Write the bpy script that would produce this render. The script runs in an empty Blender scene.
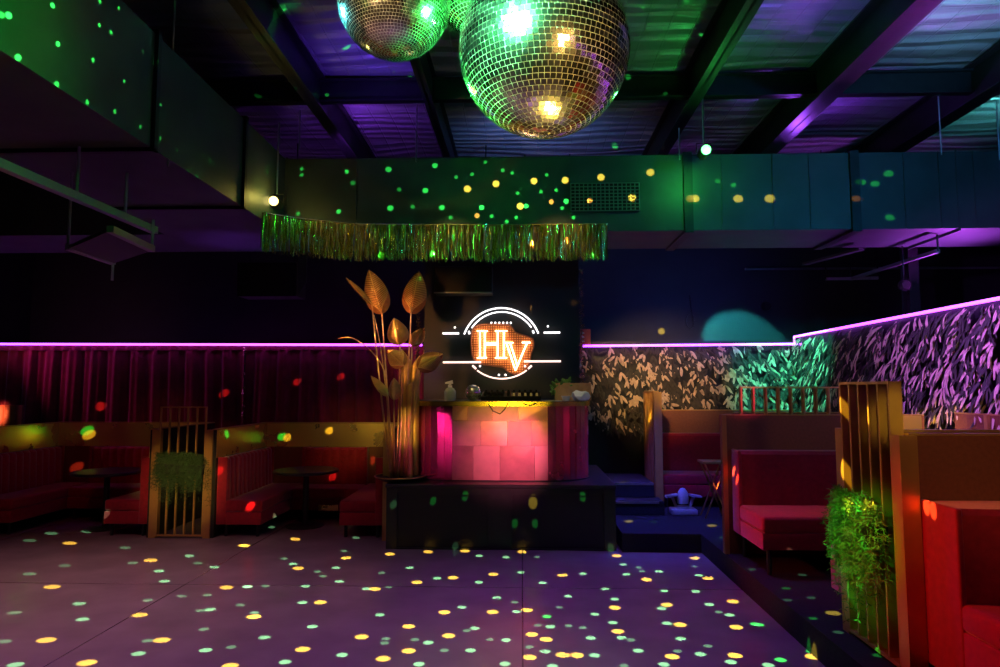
import bpy, bmesh, math, random
from mathutils import Vector, Matrix, Euler
random.seed(11)
S = bpy.context.scene
COL = S.collection
PI = math.pi
R = math.radians

# ------------------------------------------------------------------ camera
F = 24.0 / 36.0 * 1000.0
PITCH = math.atan(54.5 / F)
YAW = math.atan(22.0 * math.cos(PITCH) / F)
EYE = Vector((0, 0, 1.8))
cd = bpy.data.cameras.new('camera'); cam = bpy.data.objects.new('camera', cd); COL.objects.link(cam)
cd.lens = 24; cd.sensor_width = 36; cd.clip_start = 0.05; cd.clip_end = 100
cam.location = EYE; cam.rotation_euler = (PI / 2 + PITCH, 0, YAW)
S.camera = cam
RM = Euler((PI / 2 + PITCH, 0, YAW)).to_matrix()

def ray(px, py):
    return RM @ Vector(((px - 500) / F, -(py - 333.5) / F, -1))
def at(px, py, Y):
    d = ray(px, py); return EYE + d * (Y / d.y)
def atz(px, py, z):
    d = ray(px, py); return EYE + d * ((z - EYE.z) / d.z)
def atx(px, py, X):
    d = ray(px, py); return EYE + d * (X / d.x)

# ------------------------------------------------------------------ view
S.view_settings.view_transform = 'Standard'; S.view_settings.look = 'None'
S.view_settings.gamma = 1; S.view_settings.use_curve_mapping = False; S.view_settings.exposure = 0
S.cycles.use_denoising = True
S.cycles.max_bounces = 5; S.cycles.diffuse_bounces = 2; S.cycles.glossy_bounces = 4
S.cycles.sample_clamp_indirect = 3.0
S.cycles.caustics_reflective = False; S.cycles.caustics_refractive = False
w = bpy.data.worlds.new('world'); S.world = w; w.use_nodes = True
w.node_tree.nodes['Background'].inputs[0].default_value = (0.10, 0.06, 0.16, 1)
w.node_tree.nodes['Background'].inputs[1].default_value = 0.0

# ------------------------------------------------------------------ materials
def mat(name, col, rough=0.5, metal=0.0, noise=0.0, nscale=8.0, bump=0.0, bscale=30.0, emit=None, estr=0.0,
        spec=0.5, sheen=0.0, rvar=0.0, aniso=None, trans=0.0):
    m = bpy.data.materials.new(name); m.use_nodes = True
    nt = m.node_tree; N = nt.nodes; L = nt.links
    b = N['Principled BSDF']
    b.inputs['Base Color'].default_value = (*col, 1)
    b.inputs['Roughness'].default_value = rough
    b.inputs['Metallic'].default_value = metal
    b.inputs['Specular IOR Level'].default_value = spec
    if sheen: b.inputs['Sheen Weight'].default_value = sheen; b.inputs['Sheen Roughness'].default_value = 0.4
    if trans: b.inputs['Transmission Weight'].default_value = trans
    tc = N.new('ShaderNodeTexCoord')
    if noise or rvar:
        n = N.new('ShaderNodeTexNoise'); n.inputs['Scale'].default_value = nscale; n.inputs['Detail'].default_value = 5
        L.new(tc.outputs['Object'], n.inputs['Vector'])
        if noise:
            mr = N.new('ShaderNodeMapRange')
            mr.inputs['From Min'].default_value = 0.25; mr.inputs['From Max'].default_value = 0.75
            mr.inputs['To Min'].default_value = 1 - noise; mr.inputs['To Max'].default_value = 1 + noise
            L.new(n.outputs['Fac'], mr.inputs['Value'])
            mx = N.new('ShaderNodeVectorMath'); mx.operation = 'SCALE'
            mx.inputs[0].default_value = col
            L.new(mr.outputs['Result'], mx.inputs['Scale'])
            L.new(mx.outputs['Vector'], b.inputs['Base Color'])
        if rvar:
            mr2 = N.new('ShaderNodeMapRange')
            mr2.inputs['From Min'].default_value = 0.3; mr2.inputs['From Max'].default_value = 0.7
            mr2.inputs['To Min'].default_value = max(0.02, rough - rvar); mr2.inputs['To Max'].default_value = min(1, rough + rvar)
            L.new(n.outputs['Fac'], mr2.inputs['Value']); L.new(mr2.outputs['Result'], b.inputs['Roughness'])
    if bump:
        n2 = N.new('ShaderNodeTexNoise'); n2.inputs['Scale'].default_value = bscale; n2.inputs['Detail'].default_value = 4
        L.new(tc.outputs['Object'], n2.inputs['Vector'])
        bp = N.new('ShaderNodeBump'); bp.inputs['Strength'].default_value = bump; bp.inputs['Distance'].default_value = 0.01
        L.new(n2.outputs['Fac'], bp.inputs['Height']); L.new(bp.outputs['Normal'], b.inputs['Normal'])
    if emit:
        b.inputs['Emission Color'].default_value = (*emit, 1); b.inputs['Emission Strength'].default_value = estr
    return m

M = {}
M['wall'] = mat('black_painted_wall', (0.030, 0.028, 0.032), 0.6, noise=0.15, nscale=3, bump=0.1, bscale=60)
M['panelwall'] = mat('black_matt_panel', (0.022, 0.023, 0.027), 0.55, bump=0.05)
M['carpet'] = mat('dark_carpet', (0.028, 0.030, 0.036), 0.95, noise=0.3, nscale=60, bump=0.3, bscale=300, spec=0.1)
M['black'] = mat('black_satin', (0.012, 0.012, 0.013), 0.4, bump=0.03)
M['blackwood'] = mat('black_stained_wood', (0.020, 0.022, 0.018), 0.35, noise=0.25, nscale=12, bump=0.05)
M['steel'] = mat('dark_steel', (0.03, 0.03, 0.035), 0.45, metal=0.6, noise=0.2, nscale=10)
M['galv'] = mat('galvanised_sheet', (0.065, 0.08, 0.085), 0.5, metal=0.35, noise=0.25, nscale=2.5, bump=0.06, bscale=3)
M['alu'] = mat('aluminium_channel', (0.5, 0.52, 0.55), 0.35, metal=0.9)
M['gold'] = mat('brushed_gold_laminate', (0.62, 0.36, 0.11), 0.33, metal=0.5, noise=0.12, nscale=5)
M['brass'] = mat('brass_mirror_sheet', (0.85, 0.60, 0.20), 0.30, metal=0.85, rvar=0.08, nscale=3)
M['goldmetal'] = mat('gilded_metal', (0.80, 0.50, 0.20), 0.28, metal=0.9, noise=0.2, nscale=14)
M['bronzeleaf'] = mat('bronzed_leaf', (0.36, 0.15, 0.05), 0.42, metal=0.6, noise=0.25, nscale=20)
M['velvet'] = mat('burgundy_velvet', (0.34, 0.012, 0.03), 0.75, noise=0.2, nscale=25, sheen=0.5, bump=0.06, bscale=200, spec=0.25)
M['curtain'] = mat('maroon_velvet_curtain', (0.20, 0.010, 0.035), 0.7, noise=0.2, nscale=9, sheen=0.4, spec=0.25)
M['laminate'] = mat('bronze_brown_laminate', (0.24, 0.085, 0.045), 0.42, noise=0.15, nscale=40, metal=0.15)
M['led'] = mat('violet_led_tube', (0.8, 0.6, 0.9), 0.4, emit=(0.50, 0.07, 1.0), estr=5.0)
M['neonw'] = mat('white_neon_tube', (0.9, 0.9, 0.9), 0.4, emit=(1.0, 0.97, 0.98), estr=2.0)
M['neonp'] = mat('warm_pink_neon_tube', (0.9, 0.8, 0.8), 0.4, emit=(1.0, 0.66, 0.58), estr=1.9)
M['neono'] = mat('warm_white_neon_tube', (0.9, 0.8, 0.7), 0.4, emit=(1.0, 0.60, 0.34), estr=20.0)
M['mirror'] = mat('mirror_tile', (0.86, 0.88, 0.86), 0.16, metal=1.0)
M['grout'] = mat('pale_grout', (0.70, 0.72, 0.66), 0.6, bump=0.1, bscale=80)
M['foil'] = mat('gold_foil_strip', (0.80, 0.66, 0.26), 0.22, metal=1.0)
M['leafpale'] = mat('dried_pale_leaf', (0.62, 0.47, 0.33), 0.65, noise=0.3, nscale=20)
M['leafdark'] = mat('dark_dried_leaf', (0.045, 0.040, 0.030), 0.6, noise=0.4, nscale=20)
M['fern'] = mat('green_fern', (0.10, 0.22, 0.05), 0.55, noise=0.5, nscale=14)
M['ferndark'] = mat('deep_green_fern', (0.035, 0.085, 0.022), 0.6, noise=0.4, nscale=14)
M['fern2'] = mat('olive_fern', (0.18, 0.22, 0.06), 0.55, noise=0.4, nscale=14)
M['tube'] = mat('polished_gold_tube', (0.85, 0.55, 0.14), 0.36, metal=0.6, noise=0.15, nscale=6)
M['copper_dark'] = mat('darker_copper_tile', (0.78, 0.31, 0.30), 0.30, metal=0.6, noise=0.2, nscale=5, bump=0.1, bscale=7)
M['copper'] = mat('copper_tile', (0.86, 0.40, 0.36), 0.36, metal=0.5, noise=0.12, nscale=6, bump=0.08, bscale=9)
M['copperside'] = mat('polished_copper_panel', (0.80, 0.16, 0.24), 0.24, metal=0.8, rvar=0.06, nscale=4)
M['rim'] = mat('brass_rim', (0.85, 0.58, 0.14), 0.24, metal=0.9)
M['top'] = mat('dark_worktop', (0.03, 0.03, 0.03), 0.3)
M['white'] = mat('white_paper', (0.75, 0.74, 0.78), 0.8, bump=0.1)
M['wood'] = mat('brown_wood_box', (0.36, 0.20, 0.10), 0.55, noise=0.3, nscale=12, bump=0.1)
M['rubber'] = mat('matt_black_rubber', (0.01, 0.01, 0.01), 0.9, spec=0.1, bump=0.05)
M['glass'] = mat('clear_bottle', (0.75, 0.9, 0.8), 0.1, trans=0.6)
M['greyplastic'] = mat('pale_grey_plastic', (0.45, 0.47, 0.52), 0.45, noise=0.05)
M['redsign'] = mat('red_sign_plastic', (0.5, 0.03, 0.05), 0.4)
M['lensg'] = mat('green_lamp_lens', (0.5, 1, 0.6), 0.3, emit=(0.12, 1.0, 0.20), estr=6.0)
M['lensy'] = mat('amber_lamp_lens', (1, 0.9, 0.5), 0.3, emit=(1.0, 0.72, 0.22), estr=5.0)
M['mixled'] = mat('amber_button_leds', (0.10, 0.08, 0.02), 0.4, emit=(0.9, 0.6, 0.15), estr=0.15)
M['grille'] = mat('pale_vent_grid', (0.28, 0.33, 0.32), 0.4, metal=0.6)
M['redleather'] = mat('orange_red_ribbed_velvet', (0.60, 0.14, 0.07), 0.6, sheen=0.3)

def floor_mat():
    m = mat('polished_concrete', (0.24, 0.19, 0.20), 0.22, noise=0.16, nscale=2.2, rvar=0.04, spec=0.5)
    nt = m.node_tree; N = nt.nodes; L = nt.links; b = N['Principled BSDF']
    tc = [n for n in N if n.type == 'TEX_COORD'][0]
    # large slab joints
    br = N.new('ShaderNodeTexBrick'); br.offset = 0
    br.inputs['Scale'].default_value = 1.0; br.inputs['Mortar Size'].default_value = 0.006
    br.inputs['Brick Width'].default_value = 3.1; br.inputs['Row Height'].default_value = 3.1
    br.inputs['Color1'].default_value = (1, 1, 1, 1); br.inputs['Color2'].default_value = (1, 1, 1, 1); br.inputs['Mortar'].default_value = (0.35, 0.35, 0.35, 1)
    L.new(tc.outputs['Object'], br.inputs['Vector'])
    src = b.inputs['Base Color'].links[0].from_socket
    mx = N.new('ShaderNodeVectorMath'); mx.operation = 'MULTIPLY'
    L.new(src, mx.inputs[0]); L.new(br.outputs['Color'], mx.inputs[1]); L.new(mx.outputs['Vector'], b.inputs['Base Color'])
    n2 = N.new('ShaderNodeTexNoise'); n2.inputs['Scale'].default_value = 3.5; n2.inputs['Detail'].default_value = 4
    L.new(tc.outputs['Object'], n2.inputs['Vector'])
    bp = N.new('ShaderNodeBump'); bp.inputs['Strength'].default_value = 0.05; bp.inputs['Distance'].default_value = 0.02
    L.new(n2.outputs['Fac'], bp.inputs['Height']); L.new(bp.outputs['Normal'], b.inputs['Normal'])
    return m
M['floor'] = floor_mat()

def ceiling_mat():
    m = mat('foil_faced_insulation', (0.30, 0.32, 0.38), 0.42, metal=0.45, noise=0.2, nscale=1.3)
    nt = m.node_tree; N = nt.nodes; L = nt.links; b = N['Principled BSDF']
    tc = [n for n in N if n.type == 'TEX_COORD'][0]
    # sagging folds across the span
    wv = N.new('ShaderNodeTexWave'); wv.wave_type = 'BANDS'; wv.bands_direction = 'Y'
    wv.inputs['Scale'].default_value = 1.0; wv.inputs['Distortion'].default_value = 14; wv.inputs['Detail'].default_value = 4; wv.inputs['Detail Scale'].default_value = 0.7
    mp = N.new('ShaderNodeMapping'); mp.inputs['Scale'].default_value = (0.35, 1.5, 1)
    L.new(tc.outputs['Object'], mp.inputs['Vector']); L.new(mp.outputs['Vector'], wv.inputs['Vector'])
    br = N.new('ShaderNodeTexBrick'); br.offset = 0
    br.inputs['Scale'].default_value = 1.0; br.inputs['Mortar Size'].default_value = 0.012; br.inputs['Mortar Smooth'].default_value = 0.6
    br.inputs['Brick Width'].default_value = 0.24; br.inputs['Row Height'].default_value = 0.24
    br.inputs['Color1'].default_value = (1, 1, 1, 1); br.inputs['Color2'].default_value = (1, 1, 1, 1); br.inputs['Mortar'].default_value = (0, 0, 0, 1)
    L.new(tc.outputs['Object'], br.inputs['Vector'])
    ad = N.new('ShaderNodeMath'); ad.operation = 'MULTIPLY_ADD'
    L.new(br.outputs['Color'], ad.inputs[0]); ad.inputs[1].default_value = 0.25
    L.new(wv.outputs['Fac'], ad.inputs[2])
    bp = N.new('ShaderNodeBump'); bp.inputs['Strength'].default_value = 0.65; bp.inputs['Distance'].default_value = 0.06
    L.new(ad.outputs['Value'], bp.inputs['Height']); L.new(bp.outputs['Normal'], b.inputs['Normal'])
    return m
M['ceiling'] = ceiling_mat()

def mesh_plate_mat():
    m = mat('copper_wire_mesh', (0.75, 0.26, 0.09), 0.5, metal=0.2)
    nt = m.node_tree; N = nt.nodes; L = nt.links; b = N['Principled BSDF']
    tc = [n for n in N if n.type == 'TEX_COORD'][0]
    mp = N.new('ShaderNodeMapping'); mp.inputs['Rotation'].default_value = (PI / 2, 0, 0)
    br = N.new('ShaderNodeTexBrick'); br.offset = 0
    br.inputs['Scale'].default_value = 1.0; br.inputs['Mortar Size'].default_value = 0.006
    br.inputs['Brick Width'].default_value = 0.034; br.inputs['Row Height'].default_value = 0.034
    br.inputs['Color1'].default_value = (0.95, 0.42, 0.16, 1); br.inputs['Color2'].default_value = (0.85, 0.36, 0.13, 1); br.inputs['Mortar'].default_value = (0.25, 0.05, 0.01, 1)
    L.new(tc.outputs['Object'], mp.inputs['Vector']); L.new(mp.outputs['Vector'], br.inputs['Vector'])
    L.new(br.outputs['Color'], b.inputs['Base Color'])
    return m
M['meshplate'] = mesh_plate_mat()

# ------------------------------------------------------------------ mesh builder
class MB:
    def __init__(s): s.v = []; s.f = []; s.mi = []
    def face(s, pts, mi=0):
        i = len(s.v); s.v += [tuple(p) for p in pts]; s.f.append(tuple(range(i, i + len(pts)))); s.mi.append(mi)
    def add(s, vs, fs, mi=0):
        i = len(s.v); s.v += [tuple(p) for p in vs]
        for f in fs: s.f.append(tuple(i + k for k in f)); s.mi.append(mi)
        return s
    def box(s, lo, hi, bev=0.0, mi=0):
        lo = Vector(lo); hi = Vector(hi)
        bev = min(bev, 0.45 * min(hi - lo))
        if bev <= 0:
            x0, y0, z0 = lo; x1, y1, z1 = hi
            return s.add([(x0,y0,z0),(x1,y0,z0),(x1,y1,z0),(x0,y1,z0),(x0,y0,z1),(x1,y0,z1),(x1,y1,z1),(x0,y1,z1)],
                         [(0,3,2,1),(4,5,6,7),(0,1,5,4),(1,2,6,5),(2,3,7,6),(3,0,4,7)], mi)
        bm = bmesh.new(); bmesh.ops.create_cube(bm, size=1)
        c = (lo + hi) / 2; d = hi - lo
        for v in bm.verts: v.co = Vector((c[k] + v.co[k] * d[k] for k in range(3)))
        bmesh.ops.bevel(bm, geom=bm.edges[:], offset=bev, segments=3 if bev > 0.015 else 2, profile=0.5, affect='EDGES')
        return s.bm(bm, mi)
    def bm(s, bm, mi=0):
        bm.verts.index_update()
        s.add([v.co[:] for v in bm.verts], [tuple(v.index for v in f.verts) for f in bm.faces], mi); bm.free(); return s
    def obox(s, c, ax, ay, az, mi=0):   # oriented box: centre and half axes
        c = Vector(c); ax = Vector(ax); ay = Vector(ay); az = Vector(az)
        vs = [c + ax*i + ay*j + az*k for k in (-1,1) for j in (-1,1) for i in (-1,1)]
        return s.add(vs, [(0,2,3,1),(4,5,7,6),(0,1,5,4),(1,3,7,5),(3,2,6,7),(2,0,4,6)], mi)
    def bar(s, a, b, wd, ht=None, up=(0,0,1), mi=0):
        a = Vector(a); b = Vector(b); d = b - a; ht = ht or wd; up = Vector(up)
        dn = d.normalized(); sx = dn.cross(up)
        if sx.length < 1e-4: sx = dn.cross(Vector((1,0,0)))
        sx.normalize(); sz = sx.cross(dn).normalized()
        return s.obox((a + b) / 2, d / 2, sx * wd / 2, sz * ht / 2, mi)
    def tube(s, pts, r, n=8, closed=False, cap=True, mi=0):
        pts = [Vector(p) for p in pts]; k = len(pts); rings = []
        rr = r if isinstance(r, (list, tuple)) else [r] * k
        ref = None
        for i, p in enumerate(pts):
            if closed: t = pts[(i + 1) % k] - pts[i - 1]
            else: t = pts[min(i + 1, k - 1)] - pts[max(i - 1, 0)]
            t.normalize()
            if ref is None:
                ref = t.orthogonal().normalized()
            ref = (ref - t * ref.dot(t)).normalized()
            b = t.cross(ref)
            rings.append([p + (ref * math.cos(2*PI*j/n) + b * math.sin(2*PI*j/n)) * rr[i] for j in range(n)])
        vs = [v for rg in rings for v in rg]; fs = []
        for i in range(k if closed else k - 1):
            a = i * n; c = ((i + 1) % k) * n
            for j in range(n): fs.append((a + j, a + (j+1) % n, c + (j+1) % n, c + j))
        if cap and not closed:
            fs.append(tuple(range(n - 1, -1, -1))); fs.append(tuple((k - 1) * n + j for j in range(n)))
        return s.add(vs, fs, mi)
    def lathe(s, c, prof, n=32, mi=0, axis='z'):   # prof: (r, z)
        c = Vector(c); vs = []; fs = []
        for r, z in prof:
            for j in range(n):
                a = 2*PI*j/n
                if axis == 'z': vs.append(c + Vector((r*math.cos(a), r*math.sin(a), z)))
                elif axis == 'y': vs.append(c + Vector((r*math.cos(a), z, r*math.sin(a))))
                else: vs.append(c + Vector((z, r*math.cos(a), r*math.sin(a))))
        for i in range(len(prof) - 1):
            for j in range(n): fs.append((i*n + j, i*n + (j+1) % n, (i+1)*n + (j+1) % n, (i+1)*n + j))
        if prof[0][0] > 1e-5: fs.append(tuple(range(n - 1, -1, -1)))
        if prof[-1][0] > 1e-5: fs.append(tuple((len(prof)-1)*n + j for j in range(n)))
        return s.add(vs, fs, mi)
    def prism(s, poly, z0, z1, mi=0):
        n = len(poly)
        vs = [(x, y, z0) for x, y in poly] + [(x, y, z1) for x, y in poly]
        fs = [tuple(range(n - 1, -1, -1)), tuple(range(n, 2*n))] + [(i, (i+1) % n, n + (i+1) % n, n + i) for i in range(n)]
        return s.add(vs, fs, mi)
    def sweep(s, sections, mi=0):      # closed loops of equal length, capped
        n = len(sections[0]); vs = [v for sec in sections for v in sec]; fs = []
        for i in range(len(sections) - 1):
            for j in range(n): fs.append((i*n + j, i*n + (j+1) % n, (i+1)*n + (j+1) % n, (i+1)*n + j))
        fs.append(tuple(range(n - 1, -1, -1))); fs.append(tuple((len(sections)-1)*n + j for j in range(n)))
        return s.add(vs, fs, mi)
    def build(s, name, m, parent=None, off=None, smooth=False, recalc=True):
        me = bpy.data.meshes.new(name)
        vs = s.v
        if off is not None:
            off = Vector(off); vs = [(v[0]-off.x, v[1]-off.y, v[2]-off.z) for v in vs]
        me.from_pydata(vs, [], s.f)
        ms = m if isinstance(m, (list, tuple)) else [m]
        for x in ms: me.materials.append(x)
        if any(s.mi): me.polygons.foreach_set('material_index', s.mi)
        if recalc:
            bm = bmesh.new(); bm.from_mesh(me); bmesh.ops.recalc_face_normals(bm, faces=bm.faces); bm.to_mesh(me); bm.free()
        if smooth:
            me.polygons.foreach_set('use_smooth', [True] * len(me.polygons))
            if smooth != 'all': me.set_sharp_from_angle(angle=R(40))
        me.update()
        o = bpy.data.objects.new(name, me); COL.objects.link(o)
        if parent is not None: o.parent = parent
        elif off is not None: o.location = off
        return o

def tag(o, label, cat, group=None, kind=None):
    o['label'] = label; o['category'] = cat
    if group: o['group'] = group
    if kind: o['kind'] = kind
    return o
def thing(name, label, cat, loc=(0,0,0), rz=0.0, group=None):
    o = bpy.data.objects.new(name, None); COL.objects.link(o)
    o.location = loc; o.rotation_euler = (0, 0, rz); o.empty_display_size = 0.1
    return tag(o, label, cat, group)
def struct(o, label=None, cat=None):
    o['kind'] = 'structure'
    if label: o['label'] = label; o['category'] = cat
    return o

# ------------------------------------------------------------------ setting
BACK = 11.6
FY = -5.0
struct(MB().add([(-8.8, FY, 0), (9, FY, 0), (9, BACK, 0), (-8.8, BACK, 0)], [(0,1,2,3)]).build('floor', M['floor']), 'polished grey concrete dance floor speckled with light spots', 'floor')
mb = MB(); nx, ny = 36, 34
CZ = 5.3
for j in range(ny + 1):
    for i in range(nx + 1):
        x = -8.8 + 17.8 * i / nx; y = FY + (BACK - FY) * j / ny
        mb.v.append((x, y, CZ + 0.03 * math.sin(x * 2.1 + y) * math.sin(y * 2.7)))
for j in range(ny):
    for i in range(nx):
        a = j * (nx + 1) + i; mb.f.append((a, a + nx + 1, a + nx + 2, a + 1)); mb.mi.append(0)
struct(mb.build('ceiling', M['ceiling'], smooth='all', recalc=False), 'high ceiling of sagging foil insulation between steel rafters', 'ceiling')
struct(MB().box((-8.8, BACK, 0), (9, BACK + 0.15, CZ)).build('wall_back', M['wall']), 'black rear wall far behind the leaf wall', 'wall')
struct(MB().box((-8.95, FY, 0), (-8.8, BACK, CZ)).build('wall_left', M['wall']), 'black wall at the left end of the booths', 'wall')
struct(MB().box((9, FY, 0), (9.15, BACK, CZ)).build('wall_right', M['wall']), 'black outer wall beyond the leaf partition', 'wall')
struct(MB().box((-8.8, FY - 0.15, 0), (9, FY, CZ)).build('wall_front', M['wall']), 'black wall opposite the stage', 'wall')

PZ = 0.20                    # raised carpeted platform
EX = 1.96
cx1 = at(797, 343, 10.0)
plat = [(EX, -4.9), (cx1.x - 0.01, -4.9), (cx1.x - 0.01, 9.99), (1.10, 9.99), (1.10, 7.55), (EX, 7.55)]
struct(MB().prism(plat, 0, PZ).build('floor_platform', M['carpet']), 'dark carpeted raised platform under the right hand booths', 'floor')

# half-height walls behind the booths
WB = 10.0
zl = at(300, 344, WB).z
struct(MB().box((-8.8, WB, 0), (-1.42, WB + 0.12, zl)).build('wall_curtained', M['wall']), 'black half height wall behind the maroon curtains', 'wall')
cx1 = at(797, 343, WB)
struct(MB().box((0.82, WB, 0), (cx1.x + 0.1, WB + 0.12, zl + 0.03)).build('wall_leafy', M['black']), 'black half height wall carrying dried leaves behind the stage steps', 'wall')
zr = at(800, 337, WB).z
pr = atz(1000, 295, zr)
dirr = Vector((0, -1, 0))
def rw(t, z=0.0, n=0.0):     # along the right leaf wall from the corner; n = out towards the room
    p = Vector((cx1.x, WB, 0)) + dirr * t + Vector((dirr.y, -dirr.x, 0)) * n
    return Vector((p.x, p.y, z))
mb = MB()
a0, a1 = rw(0, 0, 0), rw(15, 0, 0); b0, b1 = rw(0, 0, -0.12), rw(15, 0, -0.12)
sgn = 1 if (rw(1, 0, 1).x < rw(1, 0, 0).x) else -1
b0, b1 = rw(0, 0, -0.12 * sgn), rw(15, 0, -0.12 * sgn)
mb.prism([a0[:2], a1[:2], b1[:2], b0[:2]], 0, zr)
struct(mb.build('wall_leafy_side', M['black']), 'black half height side wall carrying dried leaves above the right booths', 'wall')
# sign backing wall
sx0, sx1 = at(424, 350, 9.6).x, at(579, 350, 9.6).x
zs = at(460, 262, 9.6).z
struct(MB().box((sx0, 9.6, 0), (sx1, 9.75, 3.7)).build('wall_sign', M['panelwall']), 'black flat wall behind the neon sign', 'wall')

# rafters along the depth
def ibeam(mb, a, b, wd, ht, t=0.02):
    a = Vector(a); b = Vector(b)
    up = Vector((0, 0, 1))
    mb.bar(a + up * t / 2, b + up * t / 2, wd, t)
    mb.bar(a + up * (ht - t / 2), b + up * (ht - t / 2), wd, t)
    mb.bar(a + up * ht / 2, b + up * ht / 2, t, ht)
RZ = 4.88
raft = [((850, 76), 0.22, 'right rafter crossing the ceiling, widest of the steel beams'), ((708, 79), 0.14, 'steel rafter carrying the green lamp'),
        ((294, 79), 0.14, 'steel rafter left of the mirror balls'), ((431, 110), 0.10, 'slim steel rafter behind the left mirror ball'), ((945, 122), 0.20, 'steel rafter nearest the right edge of the picture')]
for (p, wd, lb) in raft:
    X = atz(p[0], p[1], RZ).x
    m_ = MB(); ibeam(m_, (X, FY, RZ), (X, BACK, RZ), wd, 0.40)
    struct(m_.build('rafter', M['steel']), lb, 'beam')
for (Y, lb) in ((4.4, 'purlin passing above the mirror balls'), (7.2, 'purlin crossing the ceiling in front of the rear duct'), (9.9, 'purlin above the rear duct')):
    m_ = MB(); ibeam(m_, (-8.8, Y, 5.0), (9, Y, 5.0), 0.10, 0.26)
    struct(m_.build('purlin', M['steel']), lb, 'beam')
colp = at(913, 300, 8.8)
m_ = MB()
m_.box((colp.x - 0.065, 8.75, 0), (colp.x + 0.065, 8.77, 4.4)); m_.box((colp.x - 0.065, 8.92, 0), (colp.x + 0.065, 8.94, 4.4)); m_.box((colp.x - 0.01, 8.77, 0), (colp.x + 0.01, 8.92, 4.4))
struct(m_.build('column', M['steel']), 'steel column rising behind the leaf wall', 'column')

# ------------------------------------------------------------------ ducts
DZ0, DZ1 = 3.58, 4.46
DX = -2.75
t = thing('air_duct', 'big sheet metal duct running along the upper left, green lit', 'duct', (DX - 0.7, 2.5, DZ0))
m_ = MB().box((DX - 1.4, -4.5, DZ0), (DX, 7.5, DZ1)); m_.build('duct_body', M['galv'], t, off=t.location)
for Y in (1.6, 3.05, 4.75, 6.35):
    mm = MB()
    mm.box((DX - 1.42, Y - 0.025, DZ0 - 0.03), (DX + 0.03, Y + 0.025, DZ0)); mm.box((DX, Y - 0.025, DZ0 - 0.03), (DX + 0.03, Y + 0.025, DZ1 + 0.03))
    mm.box((DX - 1.42, Y - 0.025, DZ1), (DX + 0.03, Y + 0.025, DZ1 + 0.03))
    mm.build('joint_flange', M['steel'], t, off=t.location)
t = thing('air_duct', 'wide sheet metal duct crossing the room behind the foil fringe', 'duct', (0, 8.0, DZ0))
MB().box((-8.7, 7.5, DZ0), (8.9, 8.5, DZ1)).build('duct_body', M['galv'], t, off=t.location)
for px in (286, 356, 525, 570, 688, 855, 958):
    X = at(px, 200, 7.5).x
    big = px in (688, 855)
    hw = 0.05 if big else 0.008
    mm = MB().box((X - hw, 7.47 if big else 7.49, DZ0 - 0.03), (X + hw, 7.5, DZ1 + 0.02))
    mm.box((X - hw, 7.5, DZ0 - 0.03), (X + hw, 8.5, DZ0))
    mm.build('joint_flange', M['steel'] if big else M['galv'], t, off=t.location)
for px in (722, 773, 810, 905, 940, 975):
    X = at(px, 200, 7.5).x
    MB().box((X - 0.004, 7.488, DZ0), (X + 0.004, 7.5, DZ1)).build('seam', M['galv'], t, off=t.location)
g0, g1 = at(571, 211, 7.47), at(639, 183, 7.47)
vg = MB().box((g0.x, 7.47, g0.z), (g1.x, 7.5, g1.z)).build('vent_grille', M['black'], t, off=t.location)
mm = MB()
for i in range(17):
    x = g0.x + (g1.x - g0.x) * i / 16; mm.box((x - 0.005, 7.455, g0.z), (x + 0.005, 7.47, g1.z))
for i in range(9):
    z = g0.z + (g1.z - g0.z) * i / 8; mm.box((g0.x, 7.455, z - 0.004), (g1.x, 7.468, z + 0.004))
mm.build('vent_grid', M['grille'], vg, off=t.location)

# hanger rods
def rod(px, y0, y1, Y, label, r=0.008):
    a, b = at(px, y0, Y), at(px, y1, Y)
    b.x = a.x
    if y0 <= 5: a.z = CZ - 0.02
    o = MB().tube([b, a], r, 6).build('hanger_rod', M['alu'], off=b)
    tag(o, label, 'rod', 'duct hanger rods')
rod(175, 0, 166, 5.0, 'thin threaded rod down the face of the left duct')
rod(934, 20, 155, 7.3, 'thin rod hanging in front of the right end of rear duct')
rod(417, 83, 162, 7.35, 'thin rod above the rear duct left of the slim rafter')
rod(300, 110, 150, 7.4, 'short thin rod above the left part of rear duct')
rod(679, 128, 160, 7.4, 'short thin rod just left of the green lamp')
rod(996, 100, 160, 7.2, 'thin rod at the far right edge above the rear duct')

# hanging rails
t = thing('hanging_tray', 'dark shelf hung from a pale metal channel below the left duct', 'tray', (-3.35, 5.5, 2.95))
tq = [atz(x, y, 2.95) for x, y in ((68, 247), (113, 262), (152, 249), (110, 229))]
MB().prism([(q.x, q.y) for q in tq], 2.935, 2.965).build('shelf', M['black'], t, off=t.location)
for (qa, qb) in ((tq[0], tq[1]), (tq[3], tq[2])):
    MB().bar(qa, qb, 0.05, 0.05).build('edge_angle', M['alu'], t, off=t.location)
MB().box((-3.30, 0.5, 3.17), (-3.24, 5.75, 3.23)).build('channel', M['alu'], t, off=t.location)
for (X, Y, z0, z1) in ((tq[2].x, tq[2].y, 2.95, 3.2), (-3.27, 4.7, 3.2, DZ0), (tq[1].x, tq[1].y, 2.78, 2.95), (-3.27, 5.3, 3.2, DZ0), (tq[0].x, tq[0].y, 2.95, DZ0)):
    MB().tube([(X, Y, z0), (X, Y, z1)], 0.012, 6).build('rod', M['alu'], t, off=t.location)
HZ = 3.38
t = thing('strut_hanger', 'violet lit metal strut frame hanging below the rear duct at right', 'hanger', (4.7, 8.5, HZ))
q0, q1, q2, q3 = atz(851, 279, HZ), atz(938, 251, HZ), atz(826, 279, HZ), atz(878, 278, HZ)
MB().bar(q0, q1, 0.05, 0.04).build('channel', M['alu'], t, off=t.location)
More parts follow.
